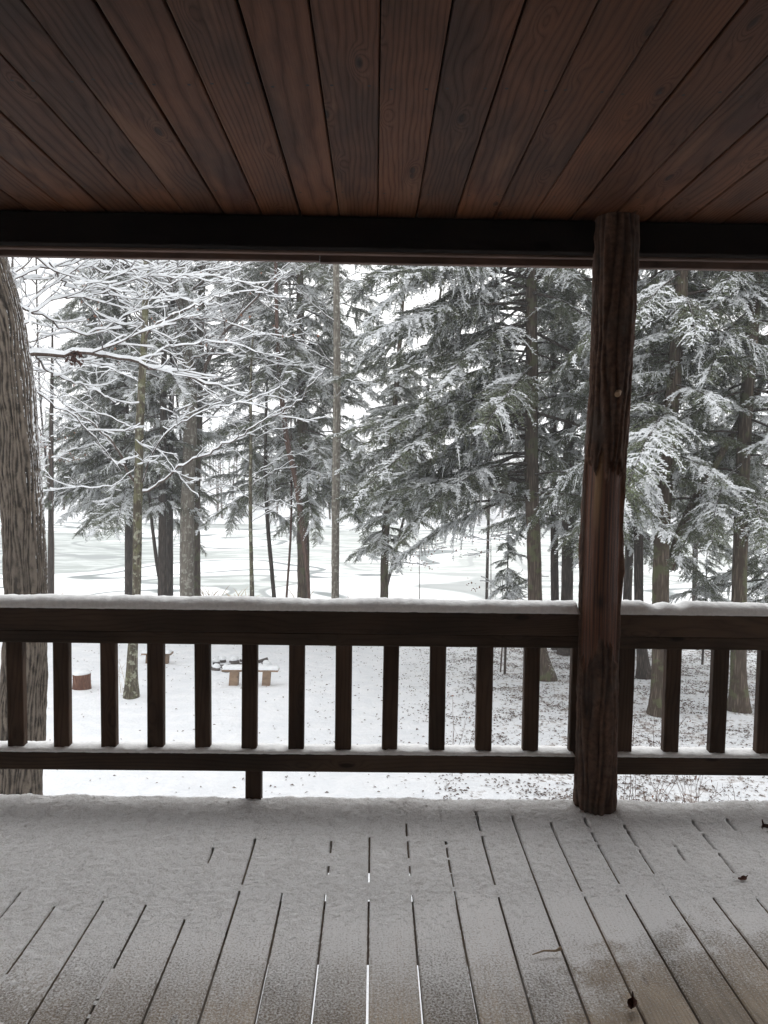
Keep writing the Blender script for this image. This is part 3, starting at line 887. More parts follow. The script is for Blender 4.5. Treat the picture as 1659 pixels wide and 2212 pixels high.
young(1528, 1170, 1320, 21, 1.2, 26, 'small lacy hemlock between the two mossy trunks, seen against the ice', 6)
# ------------------------------------------------------------------ hardwoods: recursive snow-lined branches
class Limb:
    def __init__(s, seed): s.rd = random.Random(seed); s.mb = MB(); s.n = 0
    def seg(s, pts, rad, snow=True):
        mb = s.mb
        big = rad[0] > .02
        mb.tube(pts, [x*(1 if big else .8) for x in rad], 6 if big else 3, 0, cap=False)
        if snow:
            up = Vector((0, 0, 1)); n = len(pts); b = len(mb.v)
            for i, p in enumerate(pts):
                t = (pts[min(i+1, n-1)]-pts[max(i-1, 0)]).normalized()
                w = t.cross(up); steep = w.length
                if steep < .05: w = Vector((1, 0, 0))
                w.normalize(); r = rad[i]
                ln = s.rd.uniform(.65, 1.25)
                tk = min(1., .45+r/.010); hw = (r*.85+.0042*tk)*(.35+.65*steep); hh = (r*.55+.021*ln*tk)*steep*steep + .0015
                for q in (p+w*hw+up*r*.35, p+w*hw*.6+up*(r*.9+hh*.85), p+up*(r+hh), p-w*hw*.6+up*(r*.9+hh*.85), p-w*hw+up*r*.35):
                    mb.v.append((q.x, q.y, q.z))
            for i in range(n-1):
                for j in range(4):
                    mb.f.append((b+i*5+j, b+i*5+j+1, b+(i+1)*5+j+1, b+(i+1)*5+j)); mb.m.append(1)
    def grow(s, p, d, L, r, depth, up=.15, wander=.28, dens=1., flat=.5):
        rd = s.rd; step = max(.06, min(.22, L/9)); n = max(3, int(L/step)); step = L/n
        pts = [p.copy()]; rads = [r]; dirs = [d.copy()]
        for i in range(n):
            d = (d + Vector((rd.gauss(0, wander), rd.gauss(0, wander), rd.gauss(0, wander*flat)))*.55 + Vector((0, 0, up*.12))).normalized()
            p = p + d*step; pts.append(p.copy()); rads.append(max(.0042, r*(1-.8*(i+1)/n))); dirs.append(d.copy())
        s.seg(pts, rads)
        if depth > 0:
            k = max(1, int(L*dens*(5.6 if depth > 1 else 9.)))
            for c in range(k):
                i = min(n, int(n*(.12+.86*(c+rd.random())/k))); q = pts[i]; dd = dirs[i]
                sidev = dd.cross(Vector((rd.uniform(-.4, .4), rd.uniform(-.4, .4), 1))).normalized()*(1 if c % 2 else -1)
                a = R(rd.uniform(28, 60))
                nd = (dd*math.cos(a)+sidev*math.sin(a)+Vector((0, 0, rd.uniform(-.12, .25)))).normalized()
                nl = L*rd.uniform(.25, .62)*(1-.4*i/n)
                if nl > .1: s.grow(q, nd, nl, max(.003, rads[i]*.6), depth-1, up, wander, dens, flat)
    def along(s, P, r0, r1, depth=2, lmax=1.2, dens=1.6, up=.15, seg=.12, wiggle=.02):
        """a drawn limb with side branches grown off it"""
        rd = s.rd
        Q, _ = smooth_path(P, [0]*len(P), seg)
        n = len(Q); Q = [q+Vector((rd.gauss(0, wiggle), rd.gauss(0, wiggle), rd.gauss(0, wiggle))) if 0 < i < n-1 else q for i, q in enumerate(Q)]
        rad = [r0+(r1-r0)*i/(n-1) for i in range(n)]
        s.seg(Q, rad)
        L = sum((Q[i+1]-Q[i]).length for i in range(n-1))
        k = int(L*dens)
        for c in range(k):
            i = max(1, min(n-2, int(n*(.08+.9*(c+rd.random())/k)))); dd = (Q[i+1]-Q[i-1]).normalized()
            sidev = dd.cross(Vector((rd.uniform(-.7, .7), rd.uniform(-.7, .7), 1))).normalized()*(1 if c % 2 else -1)
            a = R(rd.uniform(30, 65))
            nd = (dd*math.cos(a)+sidev*math.sin(a)+Vector((0, 0, rd.uniform(-.1, .35)))).normalized()
            s.grow(Q[i], nd, lmax*rd.uniform(.4, 1.)*(1-.4*i/n), max(.004, rad[i]*.55), depth-1, up)
        return Q
    def build(s, root, name='branch', mat=None):
        off = root.location
        s.mb.v = [(a-off.x, b-off.y, c-off.z) for (a, b, c) in s.mb.v]
        return s.mb.build(name, [mat or M['twig'], M['snow']], root)

def dead_leaves(root, centers, n, spread, seed, size=(.05, .1), name='dead_leaves', mat=None):
    rd = random.Random(seed); mb = MB(); off = root.location if root else Vector((0, 0, 0))
    for i in range(n):
        c = rd.choice(centers); p = c + Vector((rd.gauss(0, spread), rd.gauss(0, spread), rd.gauss(0, spread))) - off
        a = Vector((rd.gauss(0, 1), rd.gauss(0, 1), rd.gauss(0, 1)-1.2)).normalized()*rd.uniform(*size)
        w = a.cross(Vector((rd.gauss(0, 1), rd.gauss(0, 1), rd.gauss(0, 1)))).normalized()*a.length*rd.uniform(.22, .38)
        cup = a.cross(w).normalized()*a.length*.18
        mb.add([tuple(p), tuple(p+a*.5+w+cup), tuple(p+a), tuple(p+a*.5-w+cup), tuple(p+a*.5)], [(0, 1, 4), (1, 2, 4), (2, 3, 4), (3, 0, 4)])
    o = mb.build(name, mat or M['deadleaf'], root)
    return o

def tree_root(kind, pts, Y, mat, label, cat, group=None, ztop=None, rough=.05, n=14, ridges=0., taper=.5, seg=.22):
    P, Rr = px_path(pts, Y)
    if ztop: P, Rr = extend_up(P, Rr, ztop, taper)
    root = empty(kind, P[0]+Vector((0, 0, .25))); tag(root, label, cat, group)
    P, Rr = trunk_mesh(root, P, Rr, mat, n=n, rough=rough, ridges=ridges, seg=seg)
    return root, P, Rr

# the big oak close to the porch
oak, oP, oR = tree_root('oak_tree', [(32, 1850, 108), (40, 1700, 97), (48, 1550, 92), (54, 1420, 88), (57, 1284, 84), (52, 1150, 86), (45, 1030, 84), (34, 900, 82), (20, 760, 80), (2, 660, 78), (-18, 590, 76)],
    9.0, M['oak'], 'thick furrowed oak trunk close behind the railing with snow on its side', 'oak tree', ztop=9., n=200, ridges=.012, seg=.04)
lb = Limb(11)
lb.along([at(50, 768, 9.0), at(110, 766, 9.2), at(190, 762, 9.4), at(300, 785, 9.8), at(400, 812, 10.1), at(480, 838, 10.4)], .030, .007, 2, 1.5, 2.4)
lb.build(oak)
lb = Limb(12)
lb.along([at(60, 830, 9.0), at(110, 870, 9.3), at(170, 915, 9.7), at(225, 975, 10), at(262, 1020, 10.2)], .012, .005, 2, .8, 2.)
lb.build(oak)
for sdn, pth in ((13, [(20, 700, 9), (60, 660, 9.3), (120, 610, 9.7), (190, 560, 10), (230, 530, 10.2)]),
                 (14, [(40, 660, 9.), (100, 690, 9.6), (170, 720, 10.2), (240, 700, 10.8), (320, 640, 11.5)]),
                 (16, [(10, 620, 9.), (80, 585, 9.5), (170, 600, 10.2), (260, 650, 11.), (330, 720, 11.8)]),
                 (17, [(-60, 520, 8.), (60, 540, 9), (170, 640, 10.5), (230, 720, 11.5)]),
                 (18, [(-40, 480, 8.), (120, 500, 9.5), (260, 560, 11), (380, 640, 12.5), (480, 660, 13.5)]),
                 (19, [(45, 720, 9.), (100, 800, 10), (170, 830, 11.), (250, 870, 12.)]),
                 (20, [(100, 480, 10.), (200, 540, 11), (330, 590, 12.), (480, 600, 13.), (600, 640, 14.)]),
                 (21, [(48, 700, 9.), (110, 650, 9.6), (200, 640, 10.4), (300, 600, 11.2), (420, 600, 12.2)]),
                 (15, [(20, 640, 9.), (70, 600, 9.6), (150, 570, 10.2), (250, 590, 10.8), (350, 560, 11.5)])):
    lb = Limb(sdn); lb.along([at(*q) for q in pth], .016, .005, 3, 1.3, 2.6); lb.build(oak)
dead_leaves(oak, [at(160, 765, 9.35), at(165, 775, 9.35), at(155, 762, 9.35)], 60, .04, 3, (.05, .09), mat=M['darkleaf'])

# lichen-covered young maple in the clearing
maple, mP, mR = tree_root('maple_tree', [(283, 1510, 26), (287, 1400, 21), (295, 1284, 18), (298, 1080, 19), (303, 893, 17), (311, 744, 14), (316, 577, 12)],
    16.5, M['maple'], 'slim maple with greenish lichen bark standing alone in the clearing', 'maple tree', ztop=8.5, n=16)
Ym = 16.5
MAPLE = [
    ([(290, 1040, 0), (270, 1010, -.1), (255, 975, -.3), (215, 925, -.6), (160, 890, -.9), (110, 850, -1.2), (75, 815, -1.4)], .028),
    ([(308, 1062, 0), (335, 1050, -.1), (385, 1010, -.4), (440, 985, -.7), (495, 957, -1.), (560, 915, -1.3), (640, 868, -1.6), (700, 800, -2.)], .024),
    ([(303, 1050, 0), (320, 1000, -.1), (355, 940, -.3), (395, 910, -.5), (450, 885, -.8), (540, 865, -1.2), (620, 830, -1.5)], .020),
    ([(303, 925, 0), (270, 915, -.4), (200, 885, -.8), (140, 850, -1.2)], .014),
    ([(310, 800, 0), (340, 760, -.2), (400, 745, -.5), (480, 740, -.8), (560, 760, -1.1)], .020),
    ([(312, 740, 0), (345, 700, -.2), (410, 665, -.4), (480, 640, -.7), (560, 625, -1.)], .022),
    ([(313, 700, 0), (285, 660, -.2), (240, 620, -.5), (190, 575, -.9)], .020),
    ([(315, 640, 0), (280, 590, .2), (230, 550, .4)], .018),
    ([(314, 660, 0), (360, 620, .2), (430, 590, .5), (520, 575, .9), (600, 560, 1.2)], .018),
    ([(309, 830, 0), (250, 800, .4), (180, 790, .8), (120, 800, 1.2)], .014),
    ([(305, 960, 0), (350, 980, -.2), (400, 1045, -.6), (430, 1075, -.8)], .008),
    ([(300, 1000, 0), (240, 1050, -.3), (150, 1050, -.6), (100, 1030, -.8)], .010),
    ([(316, 600, 0), (380, 560, 0), (450, 520, -.3), (520, 480, -.6)], .020),
]
for i, (pth, r) in enumerate(MAPLE):
    lb = Limb(30+i); lb.along([at(x, y, Ym+dy) for x, y, dy in pth], r, .005, 3, 1.25, 2.3); lb.build(maple)
dead_leaves(maple, [at(x, y, 16) for x, y in ((240, 590), (430, 700), (540, 670), (210, 680))], 60, .5, 5, (.05, .09))

# two tall grey stems behind the maple
T5, P5, R5 = tree_root('maple_tree', [(404, 1290, 31), (405, 1079, 29), (412, 880, 28), (399, 700, 21), (390, 560, 18)],
    26.5, M['grey_bark'], 'tall pale mottled trunk, thickest behind the lone lichen maple', 'maple tree', ztop=14, n=18)
T5b, P5b, R5b = tree_root('maple_tree', [(425, 1290, 17), (424, 1079, 17), (429, 880, 17), (434, 688, 16), (438, 560, 14)],
    28, M['hemlock'], 'dark narrow trunk pressed against the tall pale mottled trunk', 'maple tree', ztop=14, n=14)
for i, (pth, r) in enumerate([
    ([(430, 830, 0), (470, 740, -.6), (530, 670, -1.2), (590, 600, -1.8), (640, 555, -2.4)], .075),
    ([(405, 780, 0), (460, 765, -.6), (560, 775, -1.2), (650, 800, -1.8)], .035),
    ([(400, 700, 0), (340, 640, -.4), (290, 580, -.8), (240, 520, -1.2)], .04),
    ([(412, 860, 0), (350, 820, -.5), (270, 800, -1.), (190, 810, -1.5)], .025),
    ([(395, 650, 0), (450, 590, -.5), (500, 530, -1.)], .035),
    ([(398, 690, 0), (470, 690, -1), (560, 720, -2), (650, 730, -3)], .03)]):
    lb = Limb(60+i); lb.along([at(x, y, 26.5+dy) for x, y, dy in pth], r, .008, 3, 2.0, 1.7, seg=.2); lb.build(T5)
for i, (pth, r) in enumerate([
    ([(434, 700, 0), (500, 650, .5), (580, 640, 1.), (680, 660, 1.5)], .03),
    ([(430, 800, 0), (500, 830, .5), (590, 850, 1.), (690, 830, 1.5)], .025),
    ([(436, 620, 0), (380, 600, .5), (310, 610, 1.)], .03)]):
    lb = Limb(70+i); lb.along([at(x, y, 28+dy) for x, y, dy in pth], r, .008, 3, 2.0, 1.7, seg=.2); lb.build(T5b)

for i, (rt, P0, Yb) in enumerate(((T5, P5, 26.5), (T5b, P5b, 28))):
    rdz = random.Random(90+i)
    for j in range(24):
        z = rdz.uniform(2.0, 10.0); p, r_ = interp_path(P0, R5 if i == 0 else R5b, z)
        a = rdz.uniform(0, 6.283); lb = Limb(200+i*20+j)
        d = Vector((math.cos(a), math.sin(a)*.7, rdz.uniform(.1, .6))).normalized()
        lb.grow(p, d, rdz.uniform(2.4, 4.2), .03, 3, .12, .22, .42); lb.build(rt)
# saplings and the pale pole-straight trunk
def thin_tree(pts, Y, mat, label, limbs, seed, ztop=None, group=None, cat='young tree', lm=1.3, dens=1.8, depth=2, kind='young_tree'):
    root, P, Rr = tree_root(kind, pts, Y, mat, label, cat, group, ztop=ztop, n=10)
    for i, (pth, r) in enumerate(limbs):
        lb = Limb(seed+i); lb.along([at(x, y, Y+dy) for x, y, dy in pth], r, .004, depth, lm, dens, seg=.15); lb.build(root)
    return root
thin_tree([(545, 1290, 9), (541, 1116, 8), (542, 950, 7), (542, 820, 5), (548, 700, 3)], 25, M['maple'],
    'thin upright sapling in line with the left end of the snowy bench', [([(541, y, 0), (541+s*45, y-30, -.3*s), (541+s*95, y-15-20*(i % 3), -.6)], .012) for i, (y, s) in enumerate(((1110, 1), (1080, -1), (1030, 1), (1000, -1), (960, 1), (925, -1), (880, 1), (850, -1), (1050, 1), (800, 1), (770, -1), (1130, 1)))], 100, lm=.9)
thin_tree([(592, 1290, 9), (580, 1153, 9), (574, 1041, 8), (575, 900, 6), (580, 760, 4)], 27, M['hemlock_dark'],
    'dark slanting sapling whose foot leans to the right', [([(575, y, 0), (575+s*40, y-30, .3*s), (575+s*80, y-20, .6)], .010) for (y, s) in ((1000, 1), (960, -1), (900, 1), (850, -1), (800, 1))], 120, lm=.9)
thin_tree([(619, 1290, 5), (628, 1153, 5), (630, 1000, 4), (628, 900, 3)], 27, M['red_bark'],
    'thinnest reddish sapling just left of the stout brown trunk', [([(629, y, 0), (629+s*30, y-25, .3*s), (629+s*60, y-20, .6)], .007) for (y, s) in ((1060, 1), (1000, -1), (940, 1))], 130, lm=.7)
T9, P9, R9 = tree_root('red_maple_tree', [(668, 1290, 6), (655, 1150, 13), (640, 1040, 13), (620, 949, 12), (605, 819, 10), (598, 700, 8), (596, 560, 7)],
    25.6, M['red_bark'], 'snow-speckled reddish trunk leaning left across the stout brown trunk', 'young tree', ztop=11, n=12)
for i, (pth, r) in enumerate([
    ([(640, 1040, 0), (690, 1000, -.4), (735, 990, -.8), (760, 1010, -1)], .014),
    ([(612, 900, 0), (660, 850, -.3), (720, 820, -.6), (790, 830, -1)], .018),
    ([(605, 820, 0), (560, 770, -.3), (500, 740, -.6), (440, 740, -1)], .018),
    ([(600, 740, 0), (650, 690, .3), (720, 640, .6), (800, 600, 1)], .018),
    ([(598, 680, 0), (550, 640, -.3), (490, 600, -.6)], .018),
    ([(625, 960, 0), (580, 930, -.3), (520, 910, -.6), (470, 920, -.9)], .014),
    ([(597, 620, 0), (640, 590, .3), (700, 570, .6)], .016)]):
    lb = Limb(140+i); lb.along([at(x, y, 25.6+dy) for x, y, dy in pth], r, .006, 3, 1.5, 2.0, seg=.2); lb.build(T9)
thin_tree([(724, 1290, 17), (725, 1100, 17), (727, 950, 17), (728, 781, 16), (726, 577, 13)], 24, M['grey_bark'],
    'straight pale grey trunk, full height, right of the stout brown one', [
    ([(728, 800, 0), (680, 740, -.3), (640, 700, -.5), (600, 640, -.7)], .02), ([(727, 660, 0), (780, 640, -.3), (850, 630, -.6)], .018),
    ([(727, 700, 0), (680, 660, -.3), (630, 600, -.6)], .018), ([(728, 870, 0), (690, 820, -.3), (650, 800, -.5)], .012), ([(728, 620, 0), (770, 590, .3), (820, 600, .6)], .014)],
    160, ztop=12, cat='maple tree', lm=1.2, kind='maple_tree')
thin_tree([(109, 1290, 15), (110, 1150, 12), (111, 930, 9), (113, 780, 6)], 26, M['hemlock_dark'],
    'dark trunk half hidden behind the right side of the thick oak', [([(111, y, 0), (111+s*40, y-25, .3*s), (111+s*80, y-30, .6)], .014) for (y, s) in ((1000, 1), (950, -1), (900, 1), (860, -1), (820, 1), (780, -1), (1050, -1), (1080, 1))], 170, lm=1.2, ztop=6)

# hemlocks, left group
G = 'hemlocks between the porch and the lake'
hemlock([(277, 1290, 15), (277, 1140, 15), (274, 950, 12), (272, 800, 9)], 27.5, M['hemlock_dark'], 'slim dark hemlock directly left of the lone lichen maple', 1085, 3.9, 125, seed=2, az=(120, 240), ctop=540, tap=.3)
hemlock([(350, 1290, 19), (351, 1100, 17), (353, 874, 14), (356, 700, 10)], 26.5, M['hemlock_dark'], 'middle stem of the dark hemlock clump, with a slanting side stem', 1085, 3.0, 75, seed=3,
        extra_stem=[([(350, 1275, 0), (341, 1230, -.05), (333, 1170, -.1), (327, 1120, -.1), (322, 1060, -.1)], 9)], ztop=8.5)
hemlock([(367, 1290, 15), (367, 1100, 14), (370, 900, 11)], 27.3, M['hemlock_dark'], 'right stem of the dark hemlock clump, nearest the pale mottled trunk', 1095, 3.0, 65, seed=4, ztop=8)
hemlock([(288, 1285, 7), (284, 1100, 7), (270, 950, 7)], 33, M['hemlock_dark'], 'distant shore hemlock behind the foot of the lone lichen maple', 1085, 4.2, 95, seed=5, ctop=700, tap=.4)
# centre
hemlock([(656, 1290, 28), (654, 1041, 24), (652, 856, 20), (648, 633, 15)], 27, M['hemlock'], 'stout brown hemlock trunk between the reddish sapling and the straight grey trunk', 1060, 4.2, 120, seed=6)
hemlock([(543, 1288, 7), (541, 1100, 7), (541, 900, 7)], 33, M['hemlock_dark'], 'distant shore hemlock directly behind the thin upright sapling', 1085, 4.2, 110, seed=7)
hemlock([(830, 1290, 18), (832, 1171, 17), (842, 1020, 15), (852, 893, 12), (862, 760, 9)], 26, M['hemlock'], 'short-trunked snowy hemlock standing alone in the middle of the view', 1185, 2.2, 70, seed=8, ctop=760)
# right
hemlock([(1180, 1460, 34), (1160, 1380, 32), (1156, 1295, 31), (1152, 1150, 30), (1148, 1005, 29), (1149, 796, 26), (1147, 600, 23)], 18.5, M['hemlock'],
        'large snow-laden hemlock left of the log post with long boughs sweeping left', 1085, 5.2, 130, seed=9, az=(150, 215), n=20, tap=.0)
hemlock([(1205, 1412, 19), (1199, 1295, 18), (1197, 1100, 16), (1195, 900, 14)], 23.2, M['hemlock_dark'], 'narrower of the two dark trunks side by side left of the log post', 1130, 3.4, 70, seed=10)
hemlock([(1222, 1414, 29), (1225, 1295, 26), (1228, 1005, 24), (1232, 800, 20)], 22.4, M['hemlock_dark'], 'wider of the two dark trunks side by side, just left of the log post', 1130, 3.6, 75, seed=11)
hemlock([(1355, 1300, 19), (1362, 1120, 18), (1368, 900, 15)], 24, M['hemlock_dark'], 'dark hemlock trunk closest to the log post on its right', 1190, 3.4, 65, seed=12)
hemlock([(1391, 1456, 26), (1385, 1380, 22), (1380, 1295, 20), (1381, 1040, 19), (1401, 800, 17), (1408, 680, 15)], 18.7, M['hemlock_dark'], 'dark hemlock with a flared foot between the log post and the mossy forked trunk', 1160, 3.4, 70, seed=13)
hemlock([(1425, 1540, 40), (1426, 1440, 36), (1427, 1300, 35), (1430, 1150, 33), (1441, 986, 32), (1455, 830, 30), (1467, 688, 28), (1475, 560, 25)], 15.3, M['hemlock'],
        'mossy hemlock right of the log post that forks into a leaning dark stem', 1080, 3.8, 75, seed=14, n=20,
        extra_stem=[([(1447, 1230, .0), (1462, 1170, .1), (1490, 1100, .2), (1530, 1030, .3), (1567, 964, .5), (1600, 905, .7), (1640, 840, .9)], 20)])
hemlock([(1598, 1536, 38), (1595, 1440, 33), (1596, 1302, 31), (1602, 1100, 30), (1611, 893, 28), (1634, 596, 25)], 15.6, M['hemlock'],
        'mossy straight hemlock trunk near the right end of the railing', 1130, 3.8, 75, seed=15, n=20)
hemlock([(1690, 1420, 26), (1690, 1290, 24), (1690, 1050, 22)], 19.5, M['hemlock_dark'], 'hemlock whose green boughs hang in at the right border of the view', 1290, 3.8, 85, seed=16, az=(130, 230))
hemlock([(1500, 1330, 12), (1502, 1150, 11), (1505, 900, 10)], 30, M['hemlock_dark'], 'farther hemlock showing between the forked trunk and the straight mossy trunk', 1190, 3.6, 65, seed=17)
hemlock([(1060, 900, 6), (1062, 800, 6), (1064, 700, 6)], 34, M['hemlock_dark'], 'farther hemlock whose crown fills in behind the large snow-laden one', 900, 4.2, 40, seed=18)
hemlock([(725, 1285, 6), (726, 1000, 6), (728, 800, 6)], 33, M['hemlock_dark'], 'farther hemlock whose crown spreads from behind the straight grey trunk', 1075, 3.8, 80, seed=19)
hemlock([(832, 1285, 6), (900, 1000, 6), (930, 800, 6)], 31, M['hemlock_dark'], 'leaning farther hemlock that rises from behind the short middle trunk', 1075, 3.6, 75, seed=20, ctop=780)

for i, (px, Y, w, lb_) in enumerate(((57, 34, 12, 'bare snowy tree directly beyond the thick oak'), (351, 36, 11, 'bare snowy shore tree behind the clump of dark hemlock stems'),
        (404, 37, 12, 'bare snowy shore tree behind the pale mottled trunk'), (655, 36, 11, 'bare snowy shore tree behind the stout brown trunk'), (108, 35, 10, 'bare snowy shore tree behind the dark trunk beside the oak'))):
    rt, Pq, Rq = tree_root('bare_tree', [(px, 1285, w*.6), (px+1, 1100, w*.5), (px-22, 850, w*.42), (px-30, 560, w*.35)], Y, M['hemlock_dark'], lb_, 'bare tree', 'bare trees along the shore', ztop=13, n=8, seg=.6)
    rdz = random.Random(400+i)
    for j in range(16):
        z = rdz.uniform(-1.0, 10.5); p, r_ = interp_path(Pq, Rq, z); a = rdz.uniform(0, 6.283); lb = Limb(500+i*20+j)
        lb.grow(p, Vector((math.cos(a), math.sin(a)*.6, rdz.uniform(.1, .8))).normalized(), rdz.uniform(2.4, 4.2), .035, 2, .12, .24, .4, .5); lb.build(rt)
# ------------------------------------------------------------------ clearing: stump, benches, fire pit
def lump(name, c, sx, sy, sz, mat, parent, seed, n=10, off=Vector((0, 0, 0)), flatbase=True):
    rd = random.Random(seed); mb = MB(); m_ = 6
    vs = []
    for i in range(m_+1):
        ph = math.pi*(i/m_)*(.5 if flatbase else 1.)
        for j in range(n):
            a = 2*math.pi*j/n
            k = 1+.22*mnoise.noise(Vector((math.cos(a)*1.3+seed, math.sin(a)*1.3, i*.5)))
            vs.append((c.x-off.x+sx*math.sin(ph)*math.cos(a)*k, c.y-off.y+sy*math.sin(ph)*math.sin(a)*k, c.z-off.z+sz*math.cos(ph)*k))
    fs = [(i*n+j, (i+1)*n+j, (i+1)*n+(j+1) % n, i*n+(j+1) % n) for i in range(m_) for j in range(n)]
    mb.add(vs, fs); return mb.build(name, mat, parent, smooth=True)
# stump
sp = at(176, 1478, 17.5); zb = gz(sp.x, sp.y); Hs = .36; rs = 38/F_PX*17.5/2
root = empty('tree_stump', (sp.x, sp.y, zb)); tag(root, 'cut reddish-brown log round capped with snow on the snowy ground', 'stump')
mb = MB(); n = 28
rings = []
for i, (h, k) in enumerate(((-.15, 1.02), (.0, 1.05), (.12, 1.0), (.24, .97), (Hs-.01, 1.0), (Hs, .97))):
    for j in range(n):
        a = 2*math.pi*j/n; r = rs*k*(1+.05*math.sin(a*3+1)+.02*math.sin(a*9+i)); mb.v.append((r*math.cos(a), r*math.sin(a), h))
for i in range(5):
    for j in range(n): mb.f.append((i*n+j, i*n+(j+1) % n, (i+1)*n+(j+1) % n, (i+1)*n+j)); mb.m.append(0)
mb.f.append(tuple(5*n+j for j in range(n))); mb.m.append(1)
mb.build('log_round', [M['stump_side'], M['stump_top']], root)
lump('snow_cap', Vector((0, 0, Hs)), rs*.98, rs*.98, .085, M['snow'], root, 4, 20)

def bench(px0, px1, py, base_py, Y, legs, label, seed):
    a = at(px0, py, Y); b = at(px1, py, Y); base = at((px0+px1)/2, base_py, Y)
    cx = (a.x+b.x)/2; g = gz(cx, Y); H = at((px0+px1)/2, py, Y).z-g
    L = b.x-a.x
    root = empty('log_bench', (cx, Y, g)); tag(root, label, 'bench', 'rustic benches in the clearing')
    q = MB(); q.cbox(-L/2, L/2, -.14, .14, H-.022, H+.022, .005, 0); q.build('seat', M['bench'], root)
    for (lx, w) in legs:
        x = at(lx, py, Y).x-cx; w = w/F_PX*Y
        q = MB(); q.add([(x-w/2-.03, -.10, -.12), (x+w/2-.03, -.10, -.12), (x+w/2-.03, .10, -.12), (x-w/2-.03, .10, -.12),
                         (x-w/2, -.10, H-.023), (x+w/2, -.10, H-.023), (x+w/2, .10, H-.023), (x-w/2, .10, H-.023)],
                        [(0, 3, 2, 1), (4, 5, 6, 7), (0, 1, 5, 4), (1, 2, 6, 5), (2, 3, 7, 6), (3, 0, 4, 7)])
        q.build('leg', M['bench'], root)
    o = snow_strip('snow_cap', -L/2+.01, L/2-.01, -.135, .10, H+.022, .07, root, M['snow'], seed, None, .004, .03, 2.)
    return root
bench(481, 602, 1446, 1482, 18.0, ((507, 19), (577, 17)), 'low bench with a snow-covered plank seat in front of the fire ring', 5)
bench(308, 372, 1411, 1437, 21.0, ((325, 15), (358, 14)), 'smaller dark bench farther back, beside the lone maple', 6)
# fire ring
fc = at(520, 1418, 20.6); root = empty('fire_pit', (fc.x, fc.y, gz(fc.x, fc.y)))
tag(root, 'ring of dark stones half buried in snow behind the bench', 'fire pit')
rdx = random.Random(4)
for i in range(16):
    a = 2*math.pi*i/16; r = .80+rdx.uniform(-.08, .08)
    p = Vector((r*math.cos(a), r*math.sin(a)*.9, 0)); p.z = gz(fc.x+p.x, fc.y+p.y)-root.location.z-.02
    sx = rdx.uniform(.12, .19)
    st = lump('stone', Vector((0, 0, 0)), sx, .11, rdx.uniform(.11, .19), M['stone'], root, i, 8); st.location = p; st.rotation_euler = (0, 0, a+rdx.uniform(-.5, .5)+1.57)
    sn = lump('snow_cap', Vector((0, .015, .10)), sx*.92, .10, .10, M['snow'], st, i+40, 8)
for i in range(5):
    p = Vector((rdx.uniform(-.4, .4), rdx.uniform(-.3, .3), .05))
    q = MB(); an = rdx.uniform(-.5, .5); d = Vector((math.cos(an), math.sin(an), rdx.uniform(-.1, .3)))*.38
    q.tube([p-d, p+d], [.05, .045], 7, 0); q.build('charred_log', M['stone'], root)

# ------------------------------------------------------------------ leaf litter
def litter(name, n, fx, seed, label):
    rd = random.Random(seed); V = []; F = []
    while len(F) < n*2:
        x, y = fx(rd)
        z = gz(x, y) + rd.uniform(.004, .018)
        a = rd.uniform(0, 6.283); L = rd.uniform(.014, .038); w = L*rd.uniform(.3, .5)
        ca, sa = math.cos(a), math.sin(a); t = rd.uniform(-.35, .5)*L; b = len(V)
        V += [(x-ca*L, y-sa*L, z), (x-sa*w, y+ca*w, z+rd.uniform(-.2, .5)*w+.008), (x+ca*L, y+sa*L, z+t), (x+sa*w, y-ca*w, z+rd.uniform(-.2, .5)*w+.008)]
        F += [(b, b+1, b+2), (b, b+2, b+3)]
    mb = MB(); mb.v = V; mb.f = F; mb.m = [0]*len(F)
    return tag(mb.build(name, M['litter']), label, 'leaves', kind='stuff')
def f_right(rd):
    while True:
        y = 6+18*rd.random()**.9; x = rd.uniform(-1.5, 14)
        dens = min(1, max(.05, (x+.2-.03*y)/3.0))
        cl = mnoise.noise(Vector((x*1.3, y*1.3, 0)))+.6*mnoise.noise(Vector((x*4, y*4, 5)))
        if rd.random() < dens*max(.08, .5+1.3*cl): return x, y
def f_left(rd):
    y = rd.uniform(6, 26); return rd.uniform(-9, 3), y
litter('leaf_litter', 42000, f_right, 3, 'brown fallen leaves poking through thin snow under the hemlocks')
litter('scattered_leaves', 900, f_left, 4, 'few dark leaves dotting the deeper snow of the clearing')

# ------------------------------------------------------------------ weeds, dry grass, leafy sprigs
def weeds(px, py_top, Y, n, h, label, seed, leaves=0, mat=None, spread=.25):
    rd = random.Random(seed); p = at(px, py_top, Y); g = gz(p.x, Y)
    root = empty('dry_weed', (p.x, Y, g)); tag(root, label, 'weeds', 'dry weeds in the snow')
    tips = []
    for i in range(n):
        q = MB(); x0 = rd.gauss(0, spread*.5); y0 = rd.gauss(0, spread*.5)
        d = Vector((rd.gauss(0, .22), rd.gauss(0, .15), 1)); hh = h*rd.uniform(.6, 1.1)
        pts = [Vector((x0, y0, -.05))]; 
        for j in range(6): d = (d+Vector((rd.gauss(0, .12), rd.gauss(0, .1), 0))).normalized(); pts.append(pts[-1]+d*hh/6)
        q.tube(pts, [.006-.0007*j for j in range(7)], 4)
        for j in (3, 4, 5):
            if rd.random() < .8:
                e = (d+Vector((rd.gauss(0, .6), rd.gauss(0, .5), .2))).normalized()*hh*.22
                q.tube([pts[j], pts[j]+e], [.003, .002], 3); tips.append(pts[j]+e+root.location)
        tips.append(pts[-1]+root.location)
        q.build('stalk', mat or M['red_bark'], root)
    if leaves: dead_leaves(root, tips, leaves, .05, seed+5, (.03, .06), 'dead_leaf')
    return root
weeds(1350, 1690, 10.2, 5, 1.0, 'upright bare weed stalks against the right side of the log post foot', 1, 0)
